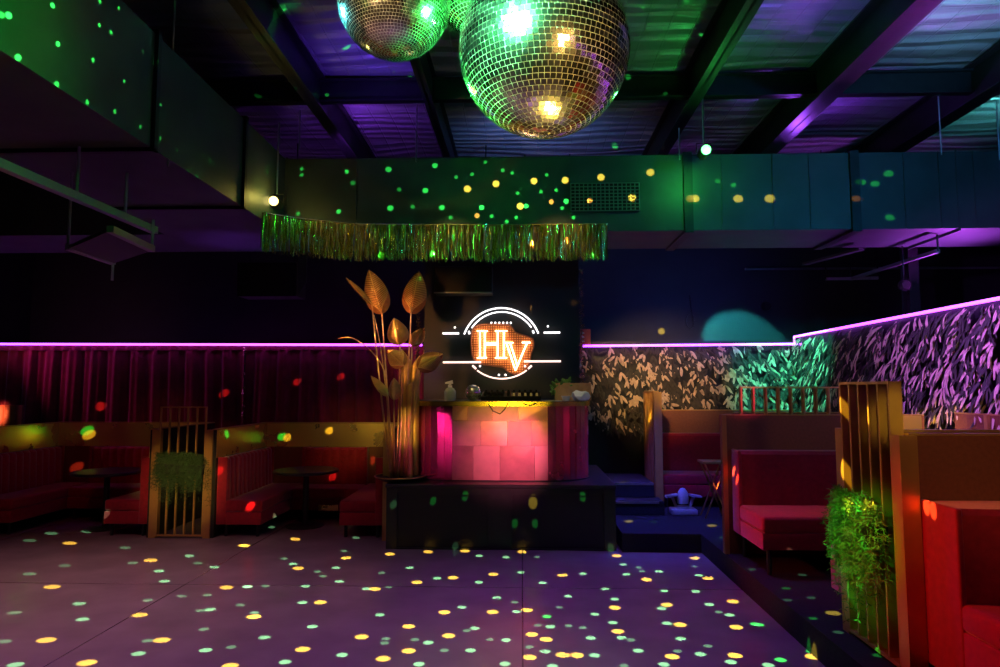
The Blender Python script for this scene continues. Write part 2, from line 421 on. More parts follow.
MB().bar(q2, q3, 0.04, 0.04).build('crossbar', M['alu'], t, off=t.location)
q4, q5 = atz(805, 264, 3.5), atz(862, 249, 3.5)
MB().bar(q4, q5, 0.09, 0.03).build('upper_channel', M['galv'], t, off=t.location)
for q in (q2, q3, q0, q1): MB().tube([q, Vector((q.x, q.y, CZ if q.y > 8.5 else DZ0 - 0.005))], 0.010, 6).build('rod', M['steel'], t, off=t.location)
o = MB().tube([(at(745, 269, BACK - 0.05).x, BACK - 0.05, at(745, 269, BACK - 0.05).z), (8.9, BACK - 0.05, at(745, 269, BACK - 0.05).z)], 0.022, 8).build('conduit_pipe', M['alu'], off=(6, BACK - 0.05, at(745, 269, BACK - 0.05).z))
tag(o, 'pale conduit pipe running along the rear wall at right', 'pipe')
c = at(905, 285, 8.40)
t = thing('round_loudspeaker', 'small round dark loudspeaker in front of the steel column', 'speaker', c)
MB().lathe(c, [(0.0, -0.03), (0.05, -0.028), (0.072, 0), (0.06, 0.06), (0, 0.07)], 20, axis='y').build('cone', M['black'], t, off=c, smooth=True)
MB().tube([c + Vector((0.075*math.cos(a*PI/12), -0.01, 0.075*math.sin(a*PI/12))) for a in range(24)], 0.005, 6, closed=True).build('ring', M['steel'], t, off=c)
MB().tube([c + Vector((0, 0.02, 0.07)), (c.x, c.y + 0.02, DZ0 - 0.002)], 0.008, 6).build('rod', M['steel'], t, off=c)

def hangbox(px0, py0, px1, py1, Y, dep, label, bracket=None):
    a, b = at(px0, py1, Y), at(px1, py0, Y)
    c = Vector(((a.x + b.x)/2, Y + dep/2, a.z))
    t = thing('loudspeaker', label, 'speaker', c)
    MB().box((a.x, Y, a.z), (b.x, Y + dep, b.z), 0.01).build('cabinet', M['black'], t, off=c)
    MB().box((a.x, Y - 0.012, a.z - 0.006), (b.x, Y, a.z + 0.012)).build('lower_lip', M['alu'] if bracket != 'x' else M['steel'], t, off=c)
    for x in (a.x + 0.1, b.x - 0.1): MB().tube([(x, Y + dep/2, b.z), (x, Y + dep/2, DZ0 if Y > 7.5 and Y < 8.4 else CZ)], 0.01, 6).build('rod', M['steel'], t, off=c)
hangbox(434, 266, 492, 293, 9.2, 0.35, 'black loudspeaker cabinet hanging above the neon sign')
hangbox(236, 262, 297, 296, 9.0, 0.4, 'black loudspeaker cabinet hanging under the fringe left of the gold leaves', 'x')
c = at(301, 275, 8.9)
o = MB().add([c + Vector(v) for v in ((-.05,0,.26),(.07,0,.26),(.07,0,-.1),(-.03,0,-.28),(-.05,.03,.26),(.07,.03,.26),(.07,.03,-.1),(-.03,.03,-.28))],
             [(0,1,2,3),(7,6,5,4),(0,4,5,1),(1,5,6,2),(2,6,7,3),(3,7,4,0)]).build('speaker_bracket', M['galv'], off=c)
tag(o, 'grey metal bracket plate beside the black loudspeaker under the fringe', 'bracket')

# ------------------------------------------------------------------ mirror balls
def mirror_ball(name, label, c, r, rows, group, chain_top=CZ, jit=0.020):
    c = Vector(c); t = thing(name, label, 'disco ball', c - Vector((0, 0, r)), 0, group)
    off = t.location
    bm = bmesh.new(); bmesh.ops.create_uvsphere(bm, u_segments=64, v_segments=40, radius=r * 0.992)
    for v in bm.verts: v.co += c
    MB().bm(bm).build('core', M['grout'], t, off=off, smooth='all')
    mb = MB(); dth = PI / rows
    for i in range(rows):
        th0, th1 = i * dth, (i + 1) * dth; thm = (th0 + th1) / 2
        n = max(3, int(2 * PI * math.sin(thm) / dth)); ph = random.random()
        for j in range(n):
            a0 = 2*PI*(j + ph)/n; a1 = 2*PI*(j + 1 + ph)/n; am = (a0 + a1)/2
            nrm = Vector((math.sin(thm)*math.cos(am), math.sin(thm)*math.sin(am), math.cos(thm)))
            e1 = Vector((math.cos(thm)*math.cos(am), math.cos(thm)*math.sin(am), -math.sin(thm))); e2 = Vector((-math.sin(am), math.cos(am), 0))
            tilt = Vector((random.gauss(0, jit), random.gauss(0, jit), 0))
            h = r * dth / 2 * 0.88; wv = r * math.sin(thm) * PI / n * 0.88
            vs = []
            for (s1, s2) in ((-1,-1),(-1,1),(1,1),(1,-1)):
                vs.append(c + nrm * (r + (s1*h*tilt.x + s2*wv*tilt.y)) + e1*s1*h + e2*s2*wv)
            mb.face(vs)
    mb.build('mirror_tiles', M['mirror'], t, off=off, recalc=False)
    return t, off
def hang(t, off, c, r):
    c = Vector(c)
    MB().lathe(c + Vector((0,0,r)), [(0.0,-0.02),(0.09,-0.02),(0.08,0.03),(0.03,0.06),(0,0.06)], 20).build('cap', M['alu'], t, off=off, smooth=True)
    MB().tube([c + Vector((0,0,r+0.05)), (c.x, c.y, CZ)], 0.012, 8).build('chain', M['alu'], t, off=off)
B1 = at(544, 51, 4.2); RB1 = 0.555
B2 = at(394, 1, 5.0); RB2 = 0.445
B3 = at(486, -18, 5.7); RB3 = 0.50
t, of = mirror_ball('mirror_ball', 'largest mirror ball, hanging nearest in the middle of the room', B1, RB1, 50, 'hanging mirror balls'); hang(t, of, B1, RB1)
t, of = mirror_ball('mirror_ball', 'mirror ball cut by the top edge, left of the largest one', B2, RB2, 58, 'hanging mirror balls', jit=0.02); hang(t, of, B2, RB2)
t, of = mirror_ball('mirror_ball', 'green mirror ball mostly hidden behind the two nearer ones', B3, RB3, 46, 'hanging mirror balls', jit=0.02); hang(t, of, B3, RB3)

# ------------------------------------------------------------------ stage lamps
def stage_lamp(px, py, Y, label, lens, hangz):
    c = at(px, py, Y); t = thing('stage_lamp', label, 'stage light', c)
    MB().lathe(c, [(0.035, -0.04), (0.05, -0.03), (0.055, 0.0), (0.055, 0.12), (0.03, 0.15), (0, 0.15)], 20, axis='y').build('housing', M['black'], t, off=c, smooth=True)
    bm = bmesh.new(); bmesh.ops.create_uvsphere(bm, u_segments=16, v_segments=10, radius=0.05)
    for v in bm.verts: v.co = v.co + c + Vector((0, -0.04, 0))
    MB().bm(bm).build('lens', lens, t, off=c, smooth='all')
    MB().tube([c + Vector((-0.075,0.05,0)), c + Vector((-0.075,0.05,0.1)), c + Vector((0.075,0.05,0.1)), c + Vector((0.075,0.05,0))], 0.008, 6).build('yoke', M['steel'], t, off=c)
    MB().tube([c + Vector((0,0.05,0.1)), (c.x, c.y + 0.05, hangz)], 0.01, 6).build('hanging_pole', M['alu'], t, off=c)
    return c
LG = stage_lamp(705, 151, 7.0, 'stage lamp with a bright green lens hanging before rear duct', M['lensg'], RZ + 0.05)
LY = stage_lamp(275, 202, 7.1, 'stage lamp with a bright amber lens at the duct corner', M['lensy'], DZ1 + 0.3)

# ------------------------------------------------------------------ foil fringe
t = thing('foil_fringe', 'gold foil fringe curtain hanging under the rear duct', 'fringe', at(430, 262, 7.3))
pth = [at(262, 213, 6.75), at(300, 219, 6.95), at(355, 224.5, 7.25), at(480, 225.5, 7.32), at(607, 224.5, 7.35)]
MB().tube(pth, 0.012, 8).build('header_cord', M['foil'], t, off=t.location)
def along(pth, u):
    ls = [(pth[i+1]-pth[i]).length for i in range(len(pth)-1)]; d = u * sum(ls)
    for i, l in enumerate(ls):
        if d <= l or i == len(ls)-1: return pth[i].lerp(pth[i+1], d / l)
        d -= l
mb = MB()
for k in range(2000):
    p = along(pth, random.random()) + Vector((0, random.uniform(-0.03, 0.03), random.uniform(-0.02, 0.015)))
    Lh = random.uniform(0.34, 0.41); wd = random.uniform(0.0018, 0.0045); a = random.uniform(-1.2, 1.2); tw = random.uniform(-0.9, 0.9)
    sw = random.uniform(-0.012, 0.012); vs = []
    for i in range(5):
        u = i / 4; ang = a + tw * u; dx = Vector((math.cos(ang), math.sin(ang), 0)) * wd
        q = p + Vector((sw * u + 0.004*math.sin(7*u+a), 0.01*math.sin(5*u+k), -Lh * u)); vs += [q - dx, q + dx]
    mb.add(vs, [(2*i, 2*i+1, 2*i+3, 2*i+2) for i in range(4)])
o = mb.build('strands', M['foil'], t, off=t.location, recalc=False); o['kind'] = 'stuff'

# ------------------------------------------------------------------ LED strips
ly = WB - 0.20
o = MB().tube([(-8.75, ly, zl), (at(422, 344, ly).x, ly, at(422, 345, ly).z)], 0.016, 8).build('led_strip', M['led'], off=(-5, ly, zl)); tag(o, 'violet glowing light strip along the top of the maroon curtains', 'light strip', 'violet light strips')
zb2 = at(680, 345.5, ly).z
o = MB().tube([(at(583, 346, ly).x, ly, at(583, 346, ly).z), (cx1.x - 0.02, ly, at(796, 344, ly).z)], 0.016, 8).build('led_strip', M['led'], off=(2, ly, zb2)); tag(o, 'violet glowing light strip above the leaf wall behind the stage steps', 'light strip', 'violet light strips')
e0, e1 = rw(0.03, zr, 0.05 * sgn), rw(14, zr, 0.05 * sgn)
o = MB().tube([Vector((e0.x, e0.y, zb2)), e0, e1], 0.016, 8).build('led_strip', M['led'], off=e0); tag(o, 'violet glowing light strip sloping along the right side leaf wall', 'light strip', 'violet light strips')

# ------------------------------------------------------------------ curtains
def curtain(x0, x1, label, folds, seed):
    rnd = random.Random(seed); n = int((x1 - x0) / 0.018); ztop, zbot = zl - 0.05, 0.05
    ph = [rnd.uniform(0, 6) for _ in range(6)]
    t = thing('velvet_curtain', label, 'curtain', ((x0+x1)/2, WB - 0.12, zbot), 0, 'maroon velvet curtains')
    mb = MB(); rows = 14
    for j in range(rows + 1):
        u = j / rows; z = ztop + (zbot - ztop) * u
        for i in range(n + 1):
            x = x0 + (x1 - x0) * i / n
            xx = x + 0.05 * u * math.sin(1.3 * x + ph[0])
            f = math.sin(2*PI*x/0.30 + 1.3*math.sin(1.9*x+ph[1]) + ph[2]) + 0.45*math.sin(2*PI*x/0.115 + 2*math.sin(1.1*x+ph[3]))
            amp = 0.052 * (0.55 + 0.45 * u); k = math.copysign(abs(f) ** 0.8, f)
            mb.v.append((xx, WB - 0.12 + amp * k * 0.8, z))
    for j in range(rows):
        for i in range(n):
            a = j*(n+1)+i; mb.f.append((a, a+1, a+n+2, a+n+1)); mb.mi.append(0)
    o = mb.build('drape', M['curtain'], t, off=t.location, smooth='all', recalc=False)
    mb = MB()
    k = int((x1-x0)/0.16)
    secs = []
    for i in range(k*6 + 1):
        x = x0 + (x1-x0)*i/(k*6); d = 0.014*math.sin(2*PI*i/6); 
        secs.append([(x, WB-0.15-d, ztop-0.05), (x, WB-0.15-d, ztop+0.02+0.012*math.sin(i*0.9)), (x, WB-0.10, ztop+0.02), (x, WB-0.10, ztop-0.05)])
    mb.sweep(secs).build('gathered_heading', M['curtain'], t, off=t.location, smooth=True)
xs = at(245, 380, WB - 0.1).x
curtain(-8.75, xs - 0.01, 'maroon velvet curtain behind the far left booth', 20, 3)
curtain(xs + 0.01, sx0 - 0.02, 'maroon velvet curtain between tinsel strand and gold leaves', 14, 5)
# tinsel strand between the curtains
def tinsel(px, y0, y1, Y, label, dens=140, m=None, rad=0.03):
    a, b = at(px, y0, Y), at(px, y1, Y); b.x = a.x
    t = thing('tinsel_strand', label, 'tinsel', b)
    MB().tube([a, b], 0.004, 5).build('string', M['black'], t, off=b)
    mb = MB()
    for k in range(dens):
        p = a.lerp(b, random.random()); d = Vector((random.gauss(0,1), random.gauss(0,1), random.gauss(0,0.6))).normalized()
        e = d.orthogonal().normalized() * 0.006; q = p + d * random.uniform(0.5, 1.1) * rad
        mb.face([p - e, p + e, q + e*0.6, q - e*0.6])
    o = mb.build('foil_flakes', m or M['foil'], t, off=b, recalc=False); o['kind'] = 'stuff'
tinsel(245, 348, 424, WB - 0.22, 'thin glinting tinsel strand hanging between the two maroon curtains')
tinsel(418, 312, 408, 9.5, 'violet lit foil tinsel strand at the left edge of sign wall', 420, rad=0.05)
tinsel(581, 268, 410, 9.55, 'dark foil tinsel strand at the right edge of sign wall', 420, rad=0.05)

# ------------------------------------------------------------------ leaf walls
def leaf(mb, p, ln, wd, d, nrm, mi):
    d = d.normalized(); s = d.cross(nrm).normalized(); n = s.cross(d)
    if n.dot(nrm) < 0: n = -n
    prof = ((0.0, 0.15), (0.22, 0.75), (0.5, 1.0), (0.78, 0.82), (0.94, 0.4), (1.0, 0.0))
    mids = [p + d*ln*u + n*ln*0.10*math.sin(PI*min(1, u*1.1)) for u, w_ in prof]
    for sg in (-1, 1):
        ed = [m_ + s*wd*w_*sg - n*wd*0.4*w_ for m_, (u, w_) in zip(mids, prof)]
        for i in range(5): mb.face([mids[i], ed[i], ed[i+1], mids[i+1]] if i < 4 else [mids[i], ed[i], mids[i+1]], mi)
def leaf_wall(name, label, fn, ulen, z0, z1, nrm, dens, skip=None, ln=(0.12, 0.19), wd=(0.016, 0.025), fan=(0.45, 0.8), ppale=0.33):
    mb = MB(); tang = (fn(1, 0) - fn(0, 0)).normalized(); n = int(ulen * (z1 - z0) * dens)
    for k in range(n):
        u = random.random() * ulen; z = random.uniform(z0, z1 + 0.02)
        if skip and skip(u, z): continue
        base = fn(u, z) + nrm * random.uniform(0.01, 0.05)
        pale = random.random() < ppale
        a = random.gauss(0.1, 0.38); cnt = 2
        for q in range(cnt):
            aa = a + (q - (cnt-1)/2) * random.uniform(*fan)
            d = Vector((0,0,-1)) * math.cos(aa) + tang * math.sin(aa) + nrm * random.uniform(0.1, 0.7)
            leaf(mb, base + tang*random.uniform(-.02,.02), random.uniform(*ln), random.uniform(*wd), d, nrm, 0 if pale else 1)
    o = mb.build(name, [M['leafpale'], M['leafdark']], recalc=False, off=fn(ulen/2, z0))
    return tag(o, label, 'leaf wall', kind='stuff')
xb0 = sx1 + 0.02
leaf_wall('dried_leaf_wall', 'pale dried leaves covering the back wall beside the sign wall', lambda u, z: Vector((xb0 + u, WB - 0.02, z)), cx1.x - xb0, 1.15, zl - 0.04, Vector((0, -1, 0)), 210,
          skip=lambda u, z: z < 1.15 + 0.5 * max(0, math.sin(u*2.2+2.2)) * (u < 1.1))
nr = Vector((dirr.y, -dirr.x, 0)) * sgn
leaf_wall('dried_leaf_wall', 'violet lit dried leaves covering the right side wall', lambda u, z: rw(u, z, 0.02 * sgn), 9.0, 1.25, zr - 0.04, nr, 230, ln=(0.13, 0.22), wd=(0.014, 0.022), fan=(0.2, 0.5), ppale=0.40)

# ------------------------------------------------------------------ divider screens, partitions, benches
def screen(label, a, b, zf, ztop, zpost, nb, bd, into, group='slatted gold screens', z_low=None, posts=True):
    """upright blades between a and b (xy); bd = blade depth, into = direction of the depth"""
    a = Vector((*a, zf)); b = Vector((*b, zf)); d = (b - a); L = d.length; dn = d.normalized(); into = Vector((*into, 0)).normalized()
    c = (a + b) / 2; t = thing('slatted_screen', label, 'screen', c, 0, group)
    up = Vector((0,0,1)); zl_ = z_low if z_low is not None else zf + 0.03
    for i in range(nb):
        p = a + d * (i / (nb - 1)); z0, z1 = zl_, ztop
        MB().obox(p + into*bd/2 + up*((z0+z1)/2 - zf), dn*0.008, into*bd/2, up*(z1-z0)/2).build('slat', M['gold'], t, off=c)
    MB().obox(c + into*bd/2 + up*(ztop - zf + 0.006), dn*(L/2+0.008), into*bd/2, up*0.008).build('top_rail', M['gold'], t, off=c)
    MB().obox(c + into*bd/2 + up*(zl_ - zf), dn*(L/2+0.008), into*bd/2, up*0.010).build('bottom_rail', M['gold'], t, off=c)
    if posts:
        for sg, e in ((-1, a), (1, b)):
            MB().obox(e + dn*sg*0.052 + into*0.05 + up*((zpost)/2), dn*0.042, into*0.05, up*zpost/2).build('post', M['gold'], t, off=c)
    return t
zpl = 1.29
L0, L1 = at(157.5, 470, 8.06), at(205.5, 470, 8.06)
LPY = 8.06
screen('gold slatted screen with hanging fern between the two left booths', (L0.x + 0.01, LPY), (L1.x - 0.02, LPY), 0.0, 1.56, zpl, 6, 0.028, (0, 1))
# back panel of the void behind the left screen
def partition(label, a, b, zf, h, th, trim_side=None, z_trim=0.95, panelmat='laminate', trimspan=None):
    a = Vector((*a, zf)); b = Vector((*b, zf)); d = b - a; L = d.length; dn = d.normalized(); s = Vector((dn.y, -dn.x, 0)); up = Vector((0,0,1))
    c = (a + b) / 2; t = thing('booth_partition', label, 'partition', c, 0, 'booth partitions')
    MB().obox(c + up*h/2, dn*L/2, s*th/2, up*h/2).build('panel', M[panelmat], t, off=c)
    MB().obox(c + up*(h+0.006), dn*L/2, s*(th/2+0.004), up*0.006).build('cap_strip', M['gold'], t, off=c)
    if trim_side:
        u0, u1 = trimspan or (0, 1)
        cc = a + d*((u0+u1)/2)
        MB().obox(cc + up*((z_trim + h)/2) + s*trim_side*(th/2+0.004), dn*L*(u1-u0)/2, s*0.003, up*(h-z_trim-0.005)/2).build('brass_trim', M['brass'], t, off=c)
    return t
BB = 9.68     # back of the left booths
xl2 = L1.x + 0.09      # left partition of booth two
xr1 = L0.x - 0.09
xr2 = -1.62
xl1 = -6.85
partition('low partition left of the second left booth, green spot on it', (xl2, LPY + 0.02), (xl2, BB), 0, zpl, 0.05, trim_side=1, panelmat='blackwood')
partition('low partition right of the far left booth behind the fern screen', (xr1, LPY + 0.02), (xr1, BB), 0, zpl, 0.05, trim_side=-1, panelmat='blackwood')
partition('low partition between second left booth and the stage', (xr2, LPY + 0.02), (xr2, BB), 0, zpl, 0.05, trim_side=-1, panelmat='blackwood')
partition('low partition at the outer left end of far left booth', (xl1, LPY + 0.02), (xl1, BB), 0, zpl, 0.05, trim_side=1, panelmat='blackwood')
partition('low back panel with brass trim behind the second left booth', (xl2, BB + 0.03), (xr2, BB + 0.03), 0, zpl, 0.05, trim_side=1)
partition('low back panel with brass trim behind the far left booth', (xl1, BB + 0.03), (xr1, BB + 0.03), 0, zpl, 0.05, trim_side=1)
pg = Vector((xr2, LPY, 0))
o = MB().box((xr2 - 0.04, LPY - 0.06, 0), (xr2 + 0.03, LPY + 0.02, zpl)).build('gold_post', M['gold'], off=pg); tag(o, 'single gold post between the booth and the leaf planter', 'post')

def bench(label, a, b, face, zf, depth=0.56, sh=0.44, bh=0.95, bt=0.11, base=0.15, endw=0.03, group='burgundy velvet bench seats', mb_ch=0.115):
    """a, b: back line ends (xy); face: unit direction the sitter looks"""
    a = Vector((*a, zf)); b = Vector((*b, zf)); d = b - a; L = d.length; dn = d.normalized(); fc = Vector((*face, 0)).normalized()
    c = (a + b)/2 + fc*depth/2; t = thing('bench_seat', label, 'bench', c, 0, group)
    P = lambda u, v, z: a + dn*u + fc*v + Vector((0,0,z))
    def rb(u0, u1, v0, v1, z0, z1, bev):
        bm = bmesh.new(); bmesh.ops.create_cube(bm, size=1)
        for q in bm.verts: q.co = Vector(((u0+u1)/2 + q.co.x*(u1-u0), (v0+v1)/2 + q.co.y*(v1-v0), (z0+z1)/2 + q.co.z*(z1-z0)))
        bmesh.ops.bevel(bm, geom=bm.edges[:], offset=bev, segments=3, profile=0.5, affect='EDGES')
        for q in bm.verts: q.co = P(*q.co)
        return MB().bm(bm)
    rb(0, L, 0.02, depth, sh - 0.14, sh, 0.03).build('seat_cushion', M['velvet'], t, off=c, smooth=True)
    rb(0.0, L, 0.02, depth - 0.004, base, sh - 0.138, 0.008).build('seat_base', M['velvet'], t, off=c, smooth=True)
    # channel-tufted backrest
    nch = max(3, int((L - 0.06) / mb_ch)); secs = []; k = 6
    for i in range(nch*k + 1):
        u = 0.03 + (L - 0.06) * i/(nch*k); bmp = 0.018*abs(math.sin(PI*i/k)) ** 0.7
        v1 = bt - 0.018 + bmp
        secs.append([P(u,0,base), P(u,0,bh-0.02), P(u,0.02,bh), P(u,v1-0.03,bh), P(u,v1,bh-0.03), P(u,v1+0.02,sh), P(u,v1,base)])
    MB().sweep(secs).build('backrest', M['velvet'], t, off=c, smooth=True)
    for u0, u1 in ((-0.006, 0.03), (L-0.03, L+0.006)):
        rb(u0, u1, 0, bt + 0.012, base, bh + 0.008, 0.012).build('end_panel', M['velvet'], t, off=c, smooth=True)
    for u in (0.07, L - 0.07):
        for v in (0.10, depth - 0.07):
            MB().tube([P(u, v, 0), P(u, v, base + 0.01)], 0.02, 8).build('leg', M['black'], t, off=c)
    return t
g = 0.03
# second left booth
bench('burgundy bench against left side of the second left booth', (xl2+g, LPY+0.06), (xl2+g, BB-0.02), (1, 0), 0)
bench('burgundy bench along the back of the second left booth', (xl2+g+0.57, BB-0.01), (xr2-g-0.57, BB-0.01), (0, -1), 0)
bench('burgundy bench right of table two beside the leaf planter', (xr2-g, BB-0.02), (xr2-g, LPY+0.06), (-1, 0), 0)
bench('burgundy bench against the fern screen in the far left booth', (xr1-g, BB-0.02), (xr1-g, LPY+0.06), (-1, 0), 0)
bench('burgundy bench along the back of the far left booth', (xl1+g+0.57, BB-0.01), (xr1-g-0.57, BB-0.01), (0, -1), 0)
bench('burgundy bench at the far left edge of the picture', (xl1+g, LPY+0.06), (xl1+g, BB-0.02), (1, 0), 0)

def table(px, py, label):
    p = atz(px, py, 0); c = Vector((p.x, p.y, 0)); t = thing('round_table', label, 'table', c, 0, 'round pedestal tables')
    MB().lathe(c, [(0,0),(0.24,0),(0.24,0.012),(0.06,0.025),(0.04,0.03),(0,0.03)], 32).build('base', M['black'], t, off=c, smooth=True)
    MB().tube([c+Vector((0,0,0.02)), c+Vector((0,0,0.70))], 0.038, 14).build('pedestal', M['black'], t, off=c, smooth=True)
    MB().lathe(c, [(0,0.69),(0.40,0.69),(0.42,0.70),(0.42,0.72),(0.41,0.73),(0,0.73)], 48).build('tabletop', M['blackwood'], t, off=c, smooth=True)
table(305, 526, 'round black pedestal table in the second left booth')
table(105, 528, 'round black pedestal table in the far left booth')

kp0, kp1 = at(318, 511, 9.1), at(338, 505, 9.1)
o = MB().box((kp0.x, 9.10, kp0.z), (kp1.x, 9.12, kp1.z), 0.003).build('kick_plate', M['brass'], off=(kp0.x, 9.1, kp0.z)); tag(o, 'small brass plate under the back bench of second left booth', 'plate')
# orange-lit ribbed panel at the far left
a, b = at(-30, 428, 9.79), at(23, 405, 9.79)
t = thing('ribbed_headboard', 'orange lit ribbed panel above the far left booth', 'headboard', ((a.x+b.x)/2, 9.79, 0.0))
nr_ = 9; wdt = (b.x - a.x) / nr_
for i in range(nr_):
    x = a.x + wdt * i
    mm = MB(); mm.lathe((x + wdt/2, 9.775, a.z), [(wdt*0.46, 0.0), (wdt*0.46, b.z - a.z)], 12); mm.build('rib', M['redleather'], t, off=t.location, smooth=True)
MB().box((a.x, 9.785, 0.0), (b.x, 9.81, b.z)).build('backing', M['laminate'], t, off=t.location)

# right hand booths on the platform
SX = 2.13
zp_r = 1.33
Yn, Yf = 3.97, 4.56
YA = Yn
RXW = 3.80
screen('gold slatted screen with hanging fern at the near right', (SX, Yn), (SX, Yf), PZ, 1.825, zp_r, 6, 0.075, (1, 0))
partition('brown partition at the near right with red bench before it', (SX + 0.075, Yn - 0.03), (RXW, Yn - 0.03), PZ, zp_r, 0.05)
partition('brown partition just beyond the near right fern screen', (SX + 0.08, Yf - 0.30), (RXW, Yf - 0.30), PZ, zp_r, 0.05)
def rbench(label, y, face, x0, x1, **k):
    if face < 0: bench(label, (x0, y), (x1, y), (0, -1), PZ, **k)
    else: bench(label, (x1, y), (x0, y), (0, 1), PZ, **k)
rbench('red velvet bench against the near right partition', Yn - 0.06, -1, SX + 0.11, RXW - 0.05, bh=0.97, bt=0.32, depth=0.66, sh=0.50, base=0.09, mb_ch=0.5)
rbench('red velvet bench end showing behind the near right screen', Yf - 0.27, 1, SX + 0.12, RXW - 0.05, bt=0.20, depth=0.79, sh=0.49)
p2 = atz(726, 553, PZ)
Y2 = p2.y
X2 = p2.x
partition('brown partition with slim pale post in the middle of right booths', (X2 + 0.026, Y2), (3.92, Y2), PZ, zp_r, 0.05, trim_side=1, z_trim=1.05, trimspan=(0.72, 0.985))
pg = Vector((X2, Y2, PZ))
o = MB().box((X2 - 0.02, Y2 - 0.045, PZ), (X2 + 0.025, Y2 + 0.026, PZ + zp_r + 0.01)).build('gold_post', M['gold'], off=pg); tag(o, 'slim gold post ending the middle right partition', 'post')
rbench('burgundy velvet bench against the middle right partition', Y2 - 0.03, -1, X2 + 0.07, RXW - 0.05, bh=1.0, sh=0.50, bt=0.20, depth=0.80, base=0.22, mb_ch=0.30)
s0, s1 = at(741, 400, Y2 + 0.12).x, at(829, 400, Y2 + 0.12).x
screen('gold slatted screen rising behind the middle right partition', (s0, Y2 + 0.10), (s1 + 0.12, Y2 + 0.10), PZ, 1.80, zp_r, 9, 0.06, (0, 1), posts=False)
partition('brass trimmed partition behind the slatted screen at right', (X2 + 0.3, Y2 + 0.62), (RXW, Y2 + 0.62), PZ, zp_r, 0.05, trim_side=-1, z_trim=0.98)
p3 = atz(663, 509, PZ)
Y3 = p3.y; X3 = at(655, 440, Y3).x
screen('gold slatted screen at the far right booth beside the stage steps', (X3 - 0.02, Y3), (X3 - 0.02, Y3 + 0.62), PZ, at(655, 392, Y3).z, at(655, 392, Y3).z - PZ, 6, 0.08, (1, 0))
partition('burgundy lit partition at the back of the far right booth', (X3 + 0.02, 9.78), (3.9, 9.78), PZ, at(700, 410.5, 9.75).z - PZ, 0.05)
rbench('burgundy velvet bench against the far right partition', 9.75, -1, X3 + 0.10, 3.85, bh=at(700, 433, 9.7).z - PZ, sh=0.44, bt=0.14, depth=0.6, mb_ch=0.5)
# wall side panels of the booth between
partition('short burgundy side panel under the right leaf wall', (3.97, 5.66), (3.97, 6.26), PZ, at(960, 415, 5.9).z - PZ, 0.05)
pg = Vector((3.935, 5.80, PZ))
o = MB().box((3.915, 5.79, PZ), (3.943, 5.83, at(978, 415, 5.8).z)).build('gold_post', M['gold'], off=pg); tag(o, 'thin gold upright on the short burgundy side panel', 'post')

# ------------------------------------------------------------------ hanging ferns
def fern(label, pts, droop, spread, seed, Y_off, mats=('fern', 'fern2')):
    rnd = random.Random(seed); c = pts[0].lerp(pts[-1], 0.5)
    t = thing('hanging_fern', label, 'plant', c)
    ax = (pts[-1]-pts[0]); 
    MB().bar(pts[0], pts[-1], 0.13, 0.12).build('trough', M['black'], t, off=c)
    mb = MB()
    for k in range(300):
        p = pts[0].lerp(pts[-1], rnd.random()) + Vector((0,0,0.05)); an = rnd.uniform(0, 2*PI)
        out = Vector((math.cos(an), math.sin(an), 0)) * rnd.uniform(0.3, 1.0) * spread
        if out.dot(Y_off) < -0.05: out = out - 2*out.dot(Y_off)*Y_off*0.9
        dr = droop * rnd.uniform(0.15, 1.0) * (1.25 if rnd.random() < 0.2 else 0.75); n = 18; mi = 0 if rnd.random() < 0.6 else 1
        up0 = rnd.uniform(0.05, 0.16)
        prev = p
        for i in range(1, n + 1):
            u = i / n
            q = p + out*(1 - (1-u)**2) + Vector((0.01*rnd.uniform(-1,1), 0.01*rnd.uniform(-1,1), up0*math.sin(PI*min(1,u*1.6))*(u<0.62) - dr*u*u))
            d = (q - prev).normalized() if (q-prev).length > 1e-5 else Vector((0,0,-1))
            s = d.cross(Vector((rnd.uniform(-1,1), rnd.uniform(-1,1), rnd.uniform(-.3,.3)))).normalized()
            for sg in (-1, 1):
                ln = 0.032*rnd.uniform(0.7,1.2); tip = q + s*sg*ln + d*ln*0.5; m1 = q + s*sg*ln*0.5 + d*0.008
                m2 = q + s*sg*ln*0.5 - d*0.006 + d*ln*0.2
                mb.face([q, m2, tip, m1], mi)
            e = s*0.0015
            mb.face([prev - e, prev + e, q + e, q - e], mi)
            prev = q
    o = mb.build('foliage', [M[q] for q in mats], t, off=c, recalc=False)
fern('dark green fern hanging on the left slatted screen', [at(159, 468, LPY - 0.06), at(202, 470, LPY - 0.06)], 0.42, 0.13, 4, Vector((0,-1,0)), ('ferndark', 'ferndark'))
fern('bright green fern hanging on the near right slatted screen', [Vector((SX - 0.05, Yn + 0.10, 0.93)), Vector((SX - 0.05, Yf - 0.06, 0.97))], 0.50, 0.13, 9, Vector((-1,0,0)))

# ------------------------------------------------------------------ stage riser and counter
Y0 = 7.60
rx0, rx1 = at(386, 520, Y0).x, at(616, 520, Y0).x
rz = at(500, 484.5, Y0).z
t = thing('stage_riser', 'black stage block with two recessed front panels under the counter', 'stage', ((rx0+rx1)/2, Y0 + 0.95, 0))
m_ = MB(); m_.box((rx0, Y0 + 0.03, 0), (rx1, 9.58, rz - 0.04)); m_.build('body', M['blackwood'], t, off=t.location)
MB().box((rx0 - 0.01, Y0 - 0.02, rz - 0.04), (rx1 + 0.01, 9.58, rz), 0.008).build('deck', M['blackwood'], t, off=t.location)
fx = [rx0, at(397, 520, Y0).x, at(488, 520, Y0).x, at(512, 520, Y0).x, at(604, 520, Y0).x, rx1]
pz = at(500, 495, Y0).z
for i in (0, 2, 4): MB().box((fx[i], Y0, 0), (fx[i+1], Y0 + 0.03, rz - 0.04), 0.003).build('stile', M['blackwood'], t, off=t.location)
